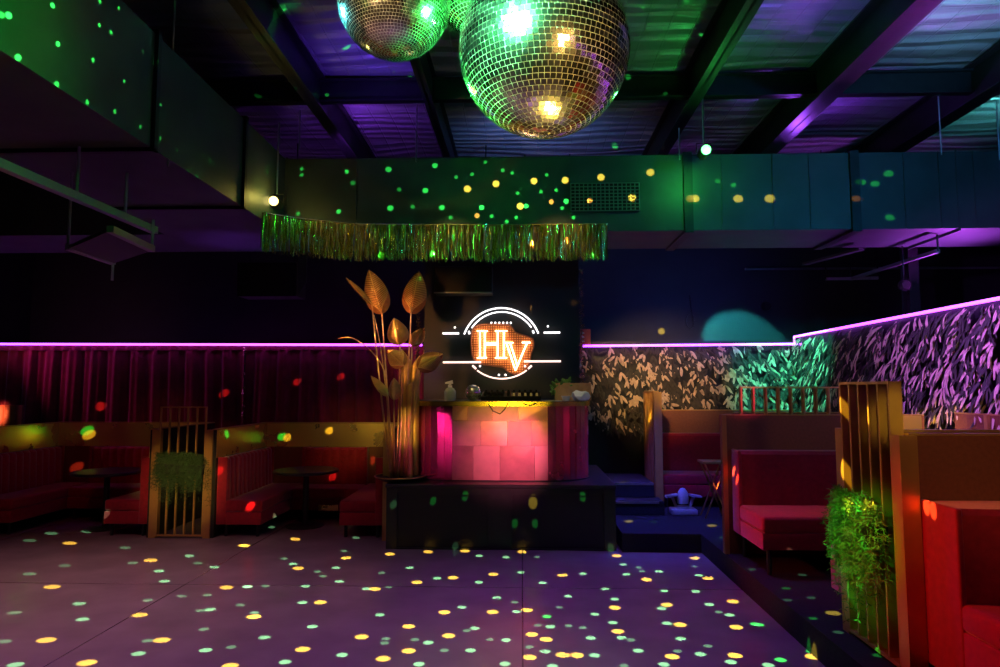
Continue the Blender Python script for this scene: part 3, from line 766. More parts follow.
for i in (1, 3):
    MB().box((fx[i], Y0, pz), (fx[i+1], Y0 + 0.03, rz - 0.04)).build('top_rail', M['blackwood'], t, off=t.location)
    MB().box((fx[i], Y0, 0), (fx[i+1], Y0 + 0.03, 0.015)).build('bottom_rail', M['blackwood'], t, off=t.location)
    MB().box((fx[i], Y0 + 0.024, 0.015), (fx[i+1], Y0 + 0.032, pz)).build('recessed_panel', M['black'], t, off=t.location)

YC = 7.86
xf0, xf1 = at(452, 450, YC).x, at(548, 450, YC).x
rc = 0.52
ctop = at(500, 401.5, YC).z
zr0, zr1 = rz, ctop - 0.055
t = thing('dj_counter', 'rounded copper clad counter with brass rim on the black stage', 'counter', ((xf0+xf1)/2, YC + 0.5, rz))
off = t.location
# flat front: tiles with slightly different tilt
rows = [(at(500, 482, YC).z if False else zr0 + 0.01), at(500, 446, YC).z, at(500, 421, YC).z, zr1]
for r_ in range(3):
    z0, z1 = rows[r_], rows[r_+1]; x = xf0 - (0.0 if r_ % 2 else 0.0); ws = []
    cuts = [[0, .22, .50, .86, 1], [0, .30, .58, .83, 1], [0, .16, .42, .70, 1]][r_]
    for i in range(len(cuts)-1):
        x0 = xf0 + (xf1-xf0)*cuts[i]; x1 = xf0 + (xf1-xf0)*cuts[i+1]
        tl = [random.uniform(-0.007, 0.007) for _ in range(4)]; g_ = 0.002
        mm = MB(); v = [(x0+g_, YC+tl[0], z0+g_), (x1-g_, YC+tl[1], z0+g_), (x1-g_, YC+tl[2], z1-g_), (x0+g_, YC+tl[3], z1-g_)]
        w_ = [(p[0], YC+0.03, p[2]) for p in v]
        mm.add(v + w_, [(0,1,2,3),(7,6,5,4),(0,4,5,1),(1,5,6,2),(2,6,7,3),(3,7,4,0)])
        mm.build('copper_tile', M['copper_dark' if (r_, i) in ((2, 0), (2, 3), (1, 1), (1, 3), (0, 0), (0, 2)) else 'copper'], t, off=off)
MB().box((xf0, YC + 0.02, zr0), (xf1, YC + 0.06, zr1)).build('front_backing', M['copperside'], t, off=off)
# curved sides of narrow panels
for sg in (-1, 1):
    xc = xf0 if sg < 0 else xf1; npn = 9; path = []
    for i in range(npn + 1):
        a = (PI/2) * i / npn; path.append((xc + sg*rc*math.sin(a), YC + rc - rc*math.cos(a)))
    for k in range(1, 4): path.append((xc + sg*rc, YC + rc + 0.16*k))
    for i in range(len(path)-1):
        (xa, ya), (xb, yb) = path[i], path[i+1]; dx, dy = xb-xa, yb-ya; l = math.hypot(dx, dy); nx_, ny_ = -dy/l*sg*-1, dx/l*sg*-1
        ins = 0.025; gp = 0.004*l/0.1
        q = [(xa+dx*0.02, ya+dy*0.02), (xb-dx*0.02, yb-dy*0.02)]
        tw = random.uniform(-0.006, 0.006)
        o1 = (q[0][0]+nx_*tw, q[0][1]+ny_*tw); o2 = (q[1][0]-nx_*tw, q[1][1]-ny_*tw)
        cxm, cym = xc, YC + rc
        def inn(p): 
            vx, vy = cxm - p[0], max(cym - p[1], 0) if True else 0
            ll = math.hypot(vx, vy) or 1; return (p[0] + vx/ll*ins, p[1] + vy/ll*ins)
        MB().prism([o1, o2, inn(q[1]), inn(q[0])], zr0, zr1).build('curved_panel', M['copperside'], t, off=off)
def outline(e):
    pts = []
    for i in range(13):
        a = (PI/2)*(1 - i/12); pts.append((xf0 - (rc+e)*math.sin(a), YC + rc - (rc+e)*math.cos(a)))
    for i in range(13):
        a = (PI/2)*i/12; pts.append((xf1 + (rc+e)*math.sin(a), YC + rc - (rc+e)*math.cos(a)))
    pts += [(xf1 + rc + e, YC + 1.0), (xf0 - rc - e, YC + 1.0)]
    return pts
MB().prism(outline(0.025), zr1, ctop).build('brass_rim', M['rim'], t, off=off, smooth=True)
MB().prism(outline(0.0), ctop, ctop + 0.004).build('worktop', M['top'], t, off=off)
MB().prism(outline(0.015), rz, rz + 0.012).build('plinth', M['black'], t, off=off)

# items on the counter
CT = ctop + 0.004
c = at(473, 393, 8.15); rb_ = 0.096; c.z = CT + rb_
t, of = mirror_ball('mirror_ball', 'small mirror ball resting on the counter', c, rb_, 16, None, jit=0.03)
c = at(450, 400, 8.2); c.z = CT
t = thing('spray_bottle', 'clear spray bottle with white nozzle on the counter', 'bottle', c)
MB().lathe(c, [(0,0),(0.07,0),(0.075,0.01),(0.075,0.11),(0.05,0.15),(0.022,0.165),(0,0.165)], 20).build('body', M['glass'], t, off=c, smooth=True)
MB().lathe(c, [(0.026,0.16),(0.026,0.19),(0.015,0.195),(0.015,0.215),(0,0.215)], 14).build('collar', M['white'], t, off=c, smooth=True)
MB().add([c+Vector(v) for v in ((-.06,-.02,.205),(.035,-.02,.205),(.035,.02,.205),(-.06,.02,.205),(-.06,-.015,.225),(.03,-.015,.25),(.03,.015,.25),(-.06,.015,.225))], [(0,3,2,1),(4,5,6,7),(0,1,5,4),(1,2,6,5),(2,3,7,6),(3,0,4,7)]).build('nozzle', M['white'], t, off=c)
a, b = at(481, 402, 8.15), at(541, 402, 8.15)
c = Vector(((a.x+b.x)/2, 8.3, CT)); hw = (b.x-a.x)/2
t = thing('dj_controller', 'black mixing console with amber buttons on the counter', 'mixer', c)
mm = MB(); mm.add([c+Vector(v) for v in ((-hw,-.18,0),(hw,-.18,0),(hw,.18,0),(-hw,.18,0),(-hw,-.18,.05),(hw,-.18,.05),(hw,.18,.11),(-hw,.18,.11))], [(0,3,2,1),(4,5,6,7),(0,1,5,4),(1,2,6,5),(2,3,7,6),(3,0,4,7)]); mm.build('console_body', M['rubber'], t, off=c)
for i in range(10):
    for j in range(3):
        p = c + Vector((-hw+0.05+i*(2*hw-0.1)/9, -0.12+j*0.11, 0.058+j*0.019)); mm = MB().lathe(p, [(0.016,0),(0.012,0.035),(0,0.036)], 8)
        if (i*3 + j) % 3 == 0 and i > 4: mm.build('button', M['mixled'], t, off=c)
        else: mm.build('knob', M['rubber'], t, off=c)
for sg in (-0.55, 0.55): MB().lathe(c + Vector((sg*hw, 0, 0.08)), [(0.10,0),(0.10,0.02),(0.09,0.026),(0,0.026)], 28).build('jog_wheel', M['rubber'], t, off=c, smooth=True)
cb = [at(486, 401, 7.98), at(489, 405, 7.83), at(493, 411, 7.80), at(500, 414, 7.80), at(505, 409, 7.81), at(508, 403, 7.83), at(514, 400, 8.0)]
for p in cb:
    if p.y > 7.9: p.z = CT + 0.008
o = MB().tube(cb, 0.006, 6).build('cable', M['black'], off=cb[3]); tag(o, 'thin black cable looping over the brass counter rim', 'cable')
cb = [at(519, 401, 7.98), at(524, 404, 7.82), at(530, 405.5, 7.81), at(536, 403.5, 7.82), at(541, 401, 8.0)]
for p in cb:
    if p.y > 7.9: p.z = CT + 0.008
o = MB().tube(cb, 0.006, 6).build('cable', M['black'], off=cb[2]); tag(o, 'short black cable sagging over the rim right of the mixer', 'cable')
a, b = at(555, 402, 8.3), at(591, 383, 8.3)
c = Vector(((a.x+b.x)/2, 8.42, CT)); w2 = (b.x-a.x)/2; h_ = b.z - CT
t = thing('wooden_crate', 'brown wooden box with leafy greens at the counter right end', 'box', c)
for (lo, hi) in (((-w2,-.12,0),(w2,-.10,h_)), ((-w2,.10,0),(w2,.12,h_)), ((-w2,-.1,0),(-w2+.02,.1,h_)), ((w2-.02,-.1,0),(w2,.1,h_))):
    MB().box(c+Vector(lo), c+Vector(hi), 0.003).build('side_board', M['wood'], t, off=c)
MB().box(c+Vector((-w2+.02,-.1,0)), c+Vector((w2-.02,.1,.02))).build('base_board', M['wood'], t, off=c)
mm = MB()
for k in range(46):
    p = c + Vector((random.uniform(-w2, -w2*0.1), random.uniform(-.13,.08), h_ + random.uniform(-.05,.02)))
    if random.random() < 0.3: p = c + Vector((-w2-0.01, -0.1, h_*random.uniform(0.2,1)))
    leaf(mm, p, random.uniform(.05,.09), .016, Vector((random.uniform(-1,1), random.uniform(-1,.2), random.uniform(-.2,1))), Vector((0,-1,0.3)).normalized(), 0)
t = thing('potted_plant', 'small green leafy plant trailing over the wooden box', 'plant', c + Vector((-w2/2, 0, 0.02)))
o = mm.build('foliage', M['fern'], t, off=t.location, recalc=False); o['kind'] = 'stuff'
MB().lathe(t.location, [(0,0),(0.06,0),(0.08,0.12),(0.07,0.12),(0,0.10)], 16).build('pot', M['black'], t, off=t.location)
c = at(581, 402, 8.05); c.z = CT
bm = bmesh.new(); bmesh.ops.create_icosphere(bm, subdivisions=2, radius=1)
for v in bm.verts:
    k = 1 + random.uniform(-0.28, 0.22); v.co = Vector((c.x + v.co.x*0.11*k, c.y + v.co.y*0.08*k, max(CT, CT + 0.055 + v.co.z*0.075*k)))
o = MB().bm(bm).build('crumpled_napkin', M['white'], off=c); tag(o, 'crumpled white napkin in front of the wooden box', 'napkin')
c = at(566, 402, 8.0); c.z = CT
t = thing('small_bowl', 'small white bowl between napkin and mixer on the counter', 'bowl', c)
MB().lathe(c, [(0,0.0),(0.035,0.0),(0.055,0.055),(0.05,0.055),(0.032,0.006),(0,0.006)], 20).build('bowl_body', M['white'], t, off=c, smooth=True)
MB().lathe(c, [(0.057,0.053),(0.059,0.058),(0.053,0.06)], 20).build('lip', M['white'], t, off=c, smooth=True)
c = at(556, 403, 7.95); c.z = CT
o = MB().box(c + Vector((-0.13,-0.04,0)), c + Vector((0.07,0.07,0.004))).build('paper_sheet', M['white'], off=c); tag(o, 'white paper sheet lying on the counter left of the bowl', 'paper')

# ------------------------------------------------------------------ neon sign
NY = 9.52
def np_(cx, cy): return at(430 + cx/5.557, 290 + cy/5.557, NY)
t = thing('neon_sign', 'round neon sign reading HV on the black wall', 'sign', np_(400, 500))
off = t.location
def ntube(name, pts, r, m, parent=None, closed=False):
    return MB().tube([np_(*p) for p in pts], r, 8, closed=closed).build(name, m, parent or t, off=off, smooth='all')
def arc3(p0, p1, p2, n=24):
    ax, ay = p0; bx, by = p1; cx, cy = p2
    d = 2*(ax*(by-cy)+bx*(cy-ay)+cx*(ay-by))
    ux = ((ax*ax+ay*ay)*(by-cy)+(bx*bx+by*by)*(cy-ay)+(cx*cx+cy*cy)*(ay-by))/d; uy = ((ax*ax+ay*ay)*(cx-bx)+(bx*bx+by*by)*(ax-cx)+(cx*cx+cy*cy)*(bx-ax))/d
    r = math.hypot(ax-ux, ay-uy); a0 = math.atan2(ay-uy, ax-ux); a1 = math.atan2(by-uy, bx-ux); a2 = math.atan2(cy-uy, cx-ux)
    def unw(a, ref):
        while a - ref > PI: a -= 2*PI
        while a - ref < -PI: a += 2*PI
        return a
    a1 = unw(a1, a0); a2 = unw(a2, a1)
    return [(ux + r*math.cos(a0+(a2-a0)*i/n), uy + r*math.sin(a0+(a2-a0)*i/n)) for i in range(n+1)]
plate = [(240,206),(262,194),(300,187),(380,186),(440,192),(462,214),(474,234),(505,246),(540,256),(572,270),(579,290),(576,320),(563,350),(556,390),(548,420),(528,448),(500,463),(468,468),(438,456),(418,438),(405,428),(350,420),(300,414),(268,406),(240,380),(231,350),(226,300),(230,240)]
pts = [np_(*p) for p in plate]
mm = MB(); n = len(pts); yb = 0.04
mm.add([p + Vector((0, 0.03, 0)) for p in pts] + [p + Vector((0, 0.05, 0)) for p in pts], [tuple(range(n)), tuple(range(2*n-1, n-1, -1))] + [(i, (i+1) % n, n+(i+1) % n, n+i) for i in range(n)])
mm.build('copper_mesh_plate', M['meshplate'], t, off=off)
MB().tube([p + Vector((0, 0.03, 0)) for p in pts], 0.012, 6, closed=True).build('plate_edge', M['laminate'], t, off=off)
nw, npk, no = M['neonw'], M['neonp'], M['neono']
ntube('neon_arc', arc3((190,246),(400,100),(602,241)), 0.0115, nw)
ntube('neon_arc', arc3((232,211),(398,122),(563,208)), 0.010, nw)
ntube('neon_arc', arc3((262,447),(402,493),(537,446)), 0.010, npk)
for pp, m_ in (([(216,228),(219,245)], nw), ([(571,225),(577,241)], nw), ([(236,420),(256,438)], npk), ([(565,420),(545,438)], npk)): ntube('neon_dash', pp, 0.014, m_)
for pp, m_ in (([(70,241),(161,241)], nw), ([(632,237),(723,236)], nw), ([(72,402),(283,401)], npk), ([(522,397),(727,396)], npk)): ntube('neon_bar', pp, 0.0135, m_)
for (x, y) in [(341,182),(363,182),(385,182),(407,182),(428,182),(449,182),(138,208),(655,202),(278,423),(528,423),(383,472),(420,472)]:
    p = np_(x, y); bm = bmesh.new(); bmesh.ops.create_uvsphere(bm, u_segments=10, v_segments=8, radius=0.015)
    for v in bm.verts: v.co += p
    MB().bm(bm).build('neon_dot', nw, t, off=off, smooth='all')
lr = 0.0068
def letter(name, strokes):
    mm = MB()
    for s in strokes: mm.tube([np_(*p) for p in s], lr, 8)
    mm.build(name, no, t, off=off, smooth='all')
letter('letter_h', [[(262,228),(320,228)], [(362,228),(428,228)], [(262,377),(315,377)], [(362,377),(426,377)],
                    [(277,228),(277,377)], [(304,228),(304,377)], [(376,228),(376,377)], [(410,228),(410,377)],
                    [(304,294),(376,294)], [(304,303),(376,303)]])
letter('letter_v', [[(412,293),(462,293)], [(512,292),(558,292)], [(424,293),(475,446)], [(445,293),(484,415)], [(540,292),(475,446)]])

# small red sign beyond the sign wall
a, b = at(580.5, 344, 9.8), at(590.5, 329, 9.8)
c = Vector(((a.x+b.x)/2, 9.8, a.z))
t = thing('red_sign', 'small red sign with white marks above the leaf wall', 'sign', c)
MB().box((a.x, 9.8, a.z), (b.x, 9.83, b.z), 0.004).build('panel', M['redsign'], t, off=c)
mm = MB()
for i in range(3): mm.tube([(a.x+0.03+0.008*math.sin(q*1.05), 9.797, a.z+0.03+0.06*i+0.007*q) for q in range(6)], 0.006, 5); mm.tube([(a.x+0.055, 9.797, a.z+0.035+0.06*i), (a.x+0.04, 9.797, a.z+0.05+0.06*i)], 0.006, 5)
mm.build('lettering', M['white'], t, off=c)

# ------------------------------------------------------------------ gold leaves in the dish planter
pc = at(400, 484.5, 7.93); pc.z = rz
pr_ = at(425, 484, 7.93).x - pc.x
t = thing('dish_planter', 'shallow black dish with gold rim holding the gold leaves', 'planter', pc)
MB().lathe(pc, [(0,0),(pr_*0.72,0),(pr_*0.95,0.035),(pr_,0.05),(pr_*0.93,0.05),(pr_*0.88,0.04),(0,0.03)], 40).build('bowl', M['black'], t, off=pc, smooth=True)
MB().tube([pc + Vector((pr_*math.cos(a*PI/20), pr_*math.sin(a*PI/20), 0.05)) for a in range(40)], 0.008, 8, closed=True).build('rim', M['goldmetal'], t, off=pc, smooth='all')
def metal_leaf(label, foot, base, tip, wpx, Y, lean=0.0, mid=None, m='bronzeleaf', ribs=True, fold=0.25, yaw=0.0):
    Yf = pc.y + random.uniform(-0.08, 0.10)
    f0 = Vector((at(foot, 483, Yf).x, Yf, rz + 0.045)); b0 = at(base[0], base[1], Y); t0 = at(tip[0], tip[1], Y + lean)
    t = thing('metal_palm_leaf', label, 'metal leaf', f0, 0, 'gilded metal leaves')
    ctrl = at(mid[0], mid[1], (Yf+Y)/2) if mid else (f0 + b0)/2 + Vector((0,0,0.05))
    st = []
    for i in range(15):
        u = i/14; st.append(f0*(1-u)**2 + ctrl*2*u*(1-u) + b0*u*u)
    d = (t0 - b0); L = d.length; dn = d.normalized(); wv = wpx/F*Y
    MB().tube(st + [b0 + d*0.02], [0.013 - 0.005*i/15 for i in range(16)], 8).build('stem', M['goldmetal'], t, off=f0, smooth='all')
    tow = Vector((math.sin(yaw), -math.cos(yaw), 0)); s = dn.cross(tow).normalized(); nn = s.cross(dn).normalized()
    if nn.dot(tow) < 0: nn = -nn
    n = 44; mm = MB(); th = 0.004
    for sg in (-1, 1):
        for face_side in (0, 1):
            grid = []
            for i in range(n+1):
                u = i/n; hw_ = wv/2 * (math.sin(PI*min(1, u**0.72)) ** 0.75 if 0 < u < 1 else 0.0)
                row = []
                for j in range(5):
                    v = j/4
                    # ribs rise from the midrib towards the tip
                    uu = min(1.0, u + 0.16*v*(1-u)); pleat = 0.004*math.sin(2*PI*9*(u - 0.18*v))*v
                    p = b0 + dn*L*u + s*sg*hw_*v + nn*(-fold*hw_*v*v*1.2 + pleat*0.9 + 0.05*L*math.sin(PI*u)) - nn*th*face_side
                    row.append(p)
                grid.append(row)
            vs = [p for r_ in grid for p in r_]
            mm.add(vs, [(i*5+j, i*5+j+1, (i+1)*5+j+1, (i+1)*5+j) for i in range(n) for j in range(4)])
    mm.build('blade', M[m], t, off=f0, smooth='all', recalc=False)
    vein = MB()
    vein.tube([b0 + dn*L*u + nn*(0.05*L*math.sin(PI*u)+0.003) for u in [k/12 for k in range(13)]], 0.006, 6)
    for i in range(1, 38, 2):
        u = i/n; hw_ = wv/2*(math.sin(PI*min(1, u**0.72))**0.75)
        for sg in (-1, 1):
            pp = []
            for k in range(5):
                v = 0.97*k/4; u2 = min(0.99, u + 0.20*v*(1-u)); h2 = wv/2*(math.sin(PI*u2**0.72)**0.75)
                pp.append(b0 + dn*L*u2 + s*sg*min(hw_, h2)*v + nn*(-fold*hw_*v*v*1.2 + 0.05*L*math.sin(PI*u2) + 0.007))
            vein.tube(pp, 0.0042, 5)
    vein.build('veins', M['goldmetal'], t, off=f0, smooth='all')
metal_leaf('tall bronze leaf, upper left one of the two highest leaves', 393, (382, 314), (369, 270), 25, 7.95, mid=(389, 420))
metal_leaf('tall bronze leaf, upper right one of the two highest leaves', 404, (411, 314), (419, 271), 25, 7.98, mid=(405, 420))
metal_leaf('bronze leaf below and between the two highest leaves', 396, (400, 345), (394, 318), 22, 8.1, mid=(399, 420), m='goldmetal')
metal_leaf('bronze leaf turned aside right of the stems above violet strip', 408, (412, 346), (424, 328), 15, 8.15, mid=(409, 420), yaw=0.5)
metal_leaf('bronze leaf drooping right over the counter edge', 409, (417, 368), (443, 354), 20, 7.8, mid=(408, 410), fold=0.5)
metal_leaf('dark bronze leaf crossing the stems at mid height', 398, (404, 366), (388, 350), 19, 7.9, mid=(401, 430))
metal_leaf('narrow bronze leaf edge on, bending out to the upper left', 391, (372, 305), (346, 278), 6, 7.9, mid=(383, 420), yaw=0.9)
metal_leaf('silvery leaf low on the left side of the stems', 392, (388, 396), (371, 376), 9, 7.75, mid=(391, 440), yaw=0.5, m='goldmetal')
metal_leaf('cupped gold leaf low on the stems above the planter', 395, (394, 400), (394, 378), 13, 7.78, mid=(394, 440), m='goldmetal', fold=0.8)
def stemonly(label, foot, pxs, Y):
    f0 = Vector((at(foot, 483, pc.y).x, pc.y, rz + 0.045)); pts = [f0] + [at(x, y, Y) for x, y in pxs]
    # smooth
    out = []
    for i in range(len(pts)-1):
        p0 = pts[max(i-1,0)]; p1 = pts[i]; p2 = pts[i+1]; p3 = pts[min(i+2, len(pts)-1)]
        for k in range(6):
            u = k/6; out.append(0.5*((2*p1) + (p2-p0)*u + (2*p0-5*p1+4*p2-p3)*u*u + (3*p1-p0-3*p2+p3)*u**3))
    out.append(pts[-1])
    o = MB().tube(out, [0.010*(1-0.6*i/len(out)) for i in range(len(out))], 7).build('gilded_twig', M['goldmetal'], off=f0, smooth='all'); tag(o, label, 'metal twig', 'thin gilded twigs')
stemonly('thin gilded stem arching left over the violet strip', 392, [(388, 440), (386, 378), (372, 352), (352, 338), (338, 339)], 7.9)
stemonly('thin gilded stem standing left of the tall leaves', 394, [(388, 410), (381, 350), (374, 315)], 7.92)
stemonly('thin gilded stem leaning right of the gold tubes', 407, [(412, 430), (420, 380), (424, 350)], 7.9)
def gtube(label, px, ytop, Y, rpx, slant):
    c0 = Vector((at(px, 483, Y).x, Y, rz + 0.04)); zt = at(px, ytop, Y).z; r = rpx/F*Y; n = 20; vs = []
    for (rr, top) in ((r, 0), (r, 1), (r-0.006, 1), (r-0.006, 0)):
        for j in range(n):
            a = 2*PI*j/n; z = (zt + slant*r*math.cos(a)) if top else c0.z
            vs.append((c0.x + rr*math.cos(a), c0.y + rr*math.sin(a), z))
    fs = [(k*n+j, k*n+(j+1) % n, ((k+1) % 4)*n+(j+1) % n, ((k+1) % 4)*n+j) for k in range(4) for j in range(n)]
    o = MB().add(vs, fs).build('gold_tube', M['tube'], off=c0, smooth=True); tag(o, label, 'tube', 'tall gold tubes')
gtube('tall gold tube with slanted top, left one in the planter', 404.5, 355, 8.0, 5.0, -1.2)
gtube('tall gold tube with slanted top, right one in the planter', 414, 362, 8.05, 4.6, 1.4)
gtube('shorter gold tube in front between the two tall tubes', 409.5, 384, 7.88, 3.2, 0.8)
gtube('thin gold tube at the left rim of the planter', 390.5, 428, 7.92, 2.6, 0.5)

# ------------------------------------------------------------------ steps, stage light on floor, folding stand
t = thing('stage_steps', 'two dark carpeted steps beside the stage with violet light', 'steps', (1.45, 9.0, PZ))
sxa, sxb = rx1 + 0.02, at(660, 500, 8.8).x
MB().box((sxa, 8.62, PZ), (sxb + 0.02, 9.97, 0.37), 0.01).build('lower_step', M['carpet'], t, off=t.location)
MB().box((sxa, 8.95, 0.37), (sxb - 0.04, 9.97, 0.555), 0.01).build('upper_step', M['carpet'], t, off=t.location)
for (y, z) in ((8.615, 0.365), (8.945, 0.55)): MB().box((sxa, y - 0.006, z - 0.02), (sxb - 0.05, y + 0.01, z + 0.008)).build('nosing', M['alu'], t, off=t.location)
c = at(683, 507, 8.72); c.z = PZ
t = thing('floor_stage_light', 'pale grey moving stage light standing on the dark platform', 'stage light', c)
MB().box(c + Vector((-.16,-.11,0)), c + Vector((.16,.11,.075)), 0.015).build('base', M['greyplastic'], t, off=c, smooth=True)
MB().lathe(c, [(0.09,0.07),(0.09,0.10),(0,0.10)], 20).build('swivel', M['greyplastic'], t, off=c, smooth=True)
for sg in (-1, 1): MB().add([c+Vector((sg*x, y, z)) for x, y, z in ((.07,-.03,.09),(.07,.03,.09),(.13,.03,.24),(.13,-.03,.24),(.10,-.03,.09),(.10,.03,.09),(.16,.03,.24),(.16,-.03,.24))], [(0,1,2,3),(7,6,5,4),(0,4,5,1),(1,5,6,2),(2,6,7,3),(3,7,4,0)]).build('yoke_arm', M['greyplastic'], t, off=c)
MB().lathe(c + Vector((0,0,.22)), [(0,-.09),(0.07,-.085),(0.075,-.02),(0.06,.06),(0.03,.10),(0,.11)], 20).build('lamp_head', M['greyplastic'], t, off=c, smooth=True)
for sg in (-1, 1): MB().obox(c + Vector((sg*.15,-.02,.235)), Vector((.075,0,-.012*sg)), (0,.05,0), (0,0,.012)).build('barn_door', M['greyplastic'], t, off=c)
c = at(714, 503, 8.55); c.z = PZ
t = thing('folding_stand', 'small folding stand with crossed legs beside the middle partition', 'stand', c)
hs = at(714, 463, c.y).z - PZ
for y in (-.11, .11):
    MB().tube([c+Vector((-.14,y,0)), c+Vector((.13,y,hs))], 0.010, 8).build('leg', M['goldmetal'], t, off=c)
    MB().tube([c+Vector((.14,y,0)), c+Vector((-.13,y,hs))], 0.010, 8).build('leg', M['goldmetal'], t, off=c)
MB().box(c+Vector((-.16,-.14,hs)), c+Vector((.16,.14,hs+.03)), 0.006).build('top', M['goldmetal'], t, off=c)
# small things high on the rear wall
p = at(767, 306, BACK - 0.03)
o = MB().lathe(p, [(0,-0.03),(0.07,-0.03),(0.09,0.02),(0.09,0.03)], 20, axis='y').build('wall_disc', M['black'], off=p, smooth=True); tag(o, 'small black disc fixed high on the blue lit rear wall', 'disc')
p = at(690, 315, BACK - 0.03)
o = MB().tube([p + Vector((0.07*math.cos(a*PI/10), 0, -0.1 + 0.13*math.sin(a*PI/10))) for a in range(19)] + [p + Vector((0.0,0,0.35))], 0.012, 6).build('cord_loop', M['black'], off=p); tag(o, 'looped black cord hanging on the rear wall above leaf wall', 'cord')

# ------------------------------------------------------------------ lights
def aim(o, target): o.rotation_euler = (Vector(target) - Vector(o.location)).to_track_quat('-Z', 'Y').to_euler()
def spot(name, loc, target, col, power, ang, blend=0.6, rad=0.05):
    d = bpy.data.lights.new(name, 'SPOT'); d.energy = power; d.color = col; d.spot_size = R(ang); d.spot_blend = blend; d.shadow_soft_size = rad
    o = bpy.data.objects.new(name, d); COL.objects.link(o); o.location = loc; aim(o, target); return o
def point(name, loc, col, power, rad=0.05):
    d = bpy.data.lights.new(name, 'POINT'); d.energy = power; d.color = col; d.shadow_soft_size = rad
    o = bpy.data.objects.new(name, d); COL.objects.link(o); o.location = loc; return o
def area(name, loc, target, col, power, sx, sy):
    d = bpy.data.lights.new(name, 'AREA'); d.shape = 'RECTANGLE'; d.size = sx; d.size_y = sy; d.energy = power; d.color = col
    o = bpy.data.objects.new(name, d); COL.objects.link(o); o.location = loc; aim(o, target); return o
VIO = (0.42, 0.08, 1.0); BLU = (0.10, 0.16, 1.0); MAG = (1.0, 0.05, 0.55); GRN = (0.05, 1.0, 0.12); TEAL = (0.10, 0.85, 0.75); AMB = (1.0, 0.62, 0.18); RED = (1.0, 0.06, 0.04)

# the two visible lamps
point('green_lamp', LG + Vector((0, -0.14, -0.1)), GRN, 14)
point('amber_lamp', LY + Vector((0.12, -0.2, 0)), (1.0, 0.8, 0.15), 2.5)
# unseen spots put around the mirror balls to light them, no fixtures built
spot('green_ball_lamp', (-2.1, 0.7, 4.7), B1, (0.14, 1.0, 0.36), 17000, 12.6, 0.25, 0.14)
spot('amber_ball_lamp', (0.5, 4.6, 0.9), B1 + Vector((0, 0, -0.3)), (1.0, 0.66, 0.08), 900, 20, 0.4, 0.25)
spot('amber_front_lamp', (1.5, 0.6, 3.0), B1, (1.0, 0.55, 0.12), 500, 15.6, 0.3, 0.20)
spot('green_side_lamp', (2.0, 4.6, 3.6), B2, GRN, 5500, 17, 0.5, 0.12)
spot('amber_side_lamp', (-2.6, 1.6, 4.0), B2, (1.0, 0.6, 0.25), 1600, 16, 0.5, 0.12)
spot('teal_side_lamp', (-3.4, 6.0, 5.0), B2, (0.1, 0.9, 0.9), 1500, 22, 0.5, 0.12)
spot('green_back_lamp', (-1.6, 6.4, 4.2), B1, GRN, 7000, 17, 0.5, 0.2)
spot('green_side_lamp', (-0.4, 3.0, 2.2), B3, GRN, 8000, 14, 0.5, 0.2)
# green wash over the left duct
spot('green_duct_wash', (-0.7, 2.2, 4.4), (-2.75, 2.9, 3.85), (0.02, 1.0, 0.06), 360, 50, 1.0, 0.1)
spot('green_duct_wash', (-1.9, 6.6, 3.9), (-2.75, 6.9, 3.6), GRN, 14, 60, 1.0, 0.1)
spot('green_rear_duct_wash', (-0.6, 4.9, 3.6), (-0.4, 7.5, 3.8), GRN, 10, 70, 1.0, 0.1)
spot('teal_rear_duct_wash', (4.6, 3.2, 4.2), (4.2, 7.5, 3.9), (0.02, 0.42, 1.0), 130, 130, 1.0, 0.1)
# ceiling washes
spot('violet_ceiling_wash', (-2.1, 8.0, 4.55), (-2.0, 8.4, 5.3), (0.35, 0.06, 1.0), 26, 150, 1.0, 0.1)
spot('violet_ceiling_wash', (-1.6, 6.6, 4.4), (-1.6, 6.8, 5.3), (0.18, 0.05, 1.0), 32, 130, 1.0, 0.1)
spot('blue_ceiling_wash', (0.2, 8.2, 4.55), (0.2, 9.4, 5.3), (0.20, 0.34, 1.0), 60, 150, 1.0, 0.1)
spot('violet_ceiling_wash', (3.4, 8.1, 4.6), (3.6, 7.8, 5.3), (0.34, 0.07, 1.0), 60, 150, 1.0, 0.1)
spot('violet_ceiling_wash', (2.5, 5.6, 4.4), (2.6, 5.7, 5.3), (0.22, 0.12, 1.0), 30, 120, 1.0, 0.1)
spot('teal_ceiling_wash', (3.9, 5.4, 4.0), (4.2, 5.8, 5.3), (0.30, 0.70, 1.0), 140, 95, 1.0, 0.1)
spot('teal_ceiling_wash', (6.2, 8.0, 4.6), (6.2, 8.2, 5.3), (0.15, 0.9, 0.8), 40, 130, 1.0, 0.1)
spot('green_ceiling_wash', (1.4, 5.6, 4.4), (1.2, 5.6, 5.3), GRN, 3, 110, 1.0, 0.1)
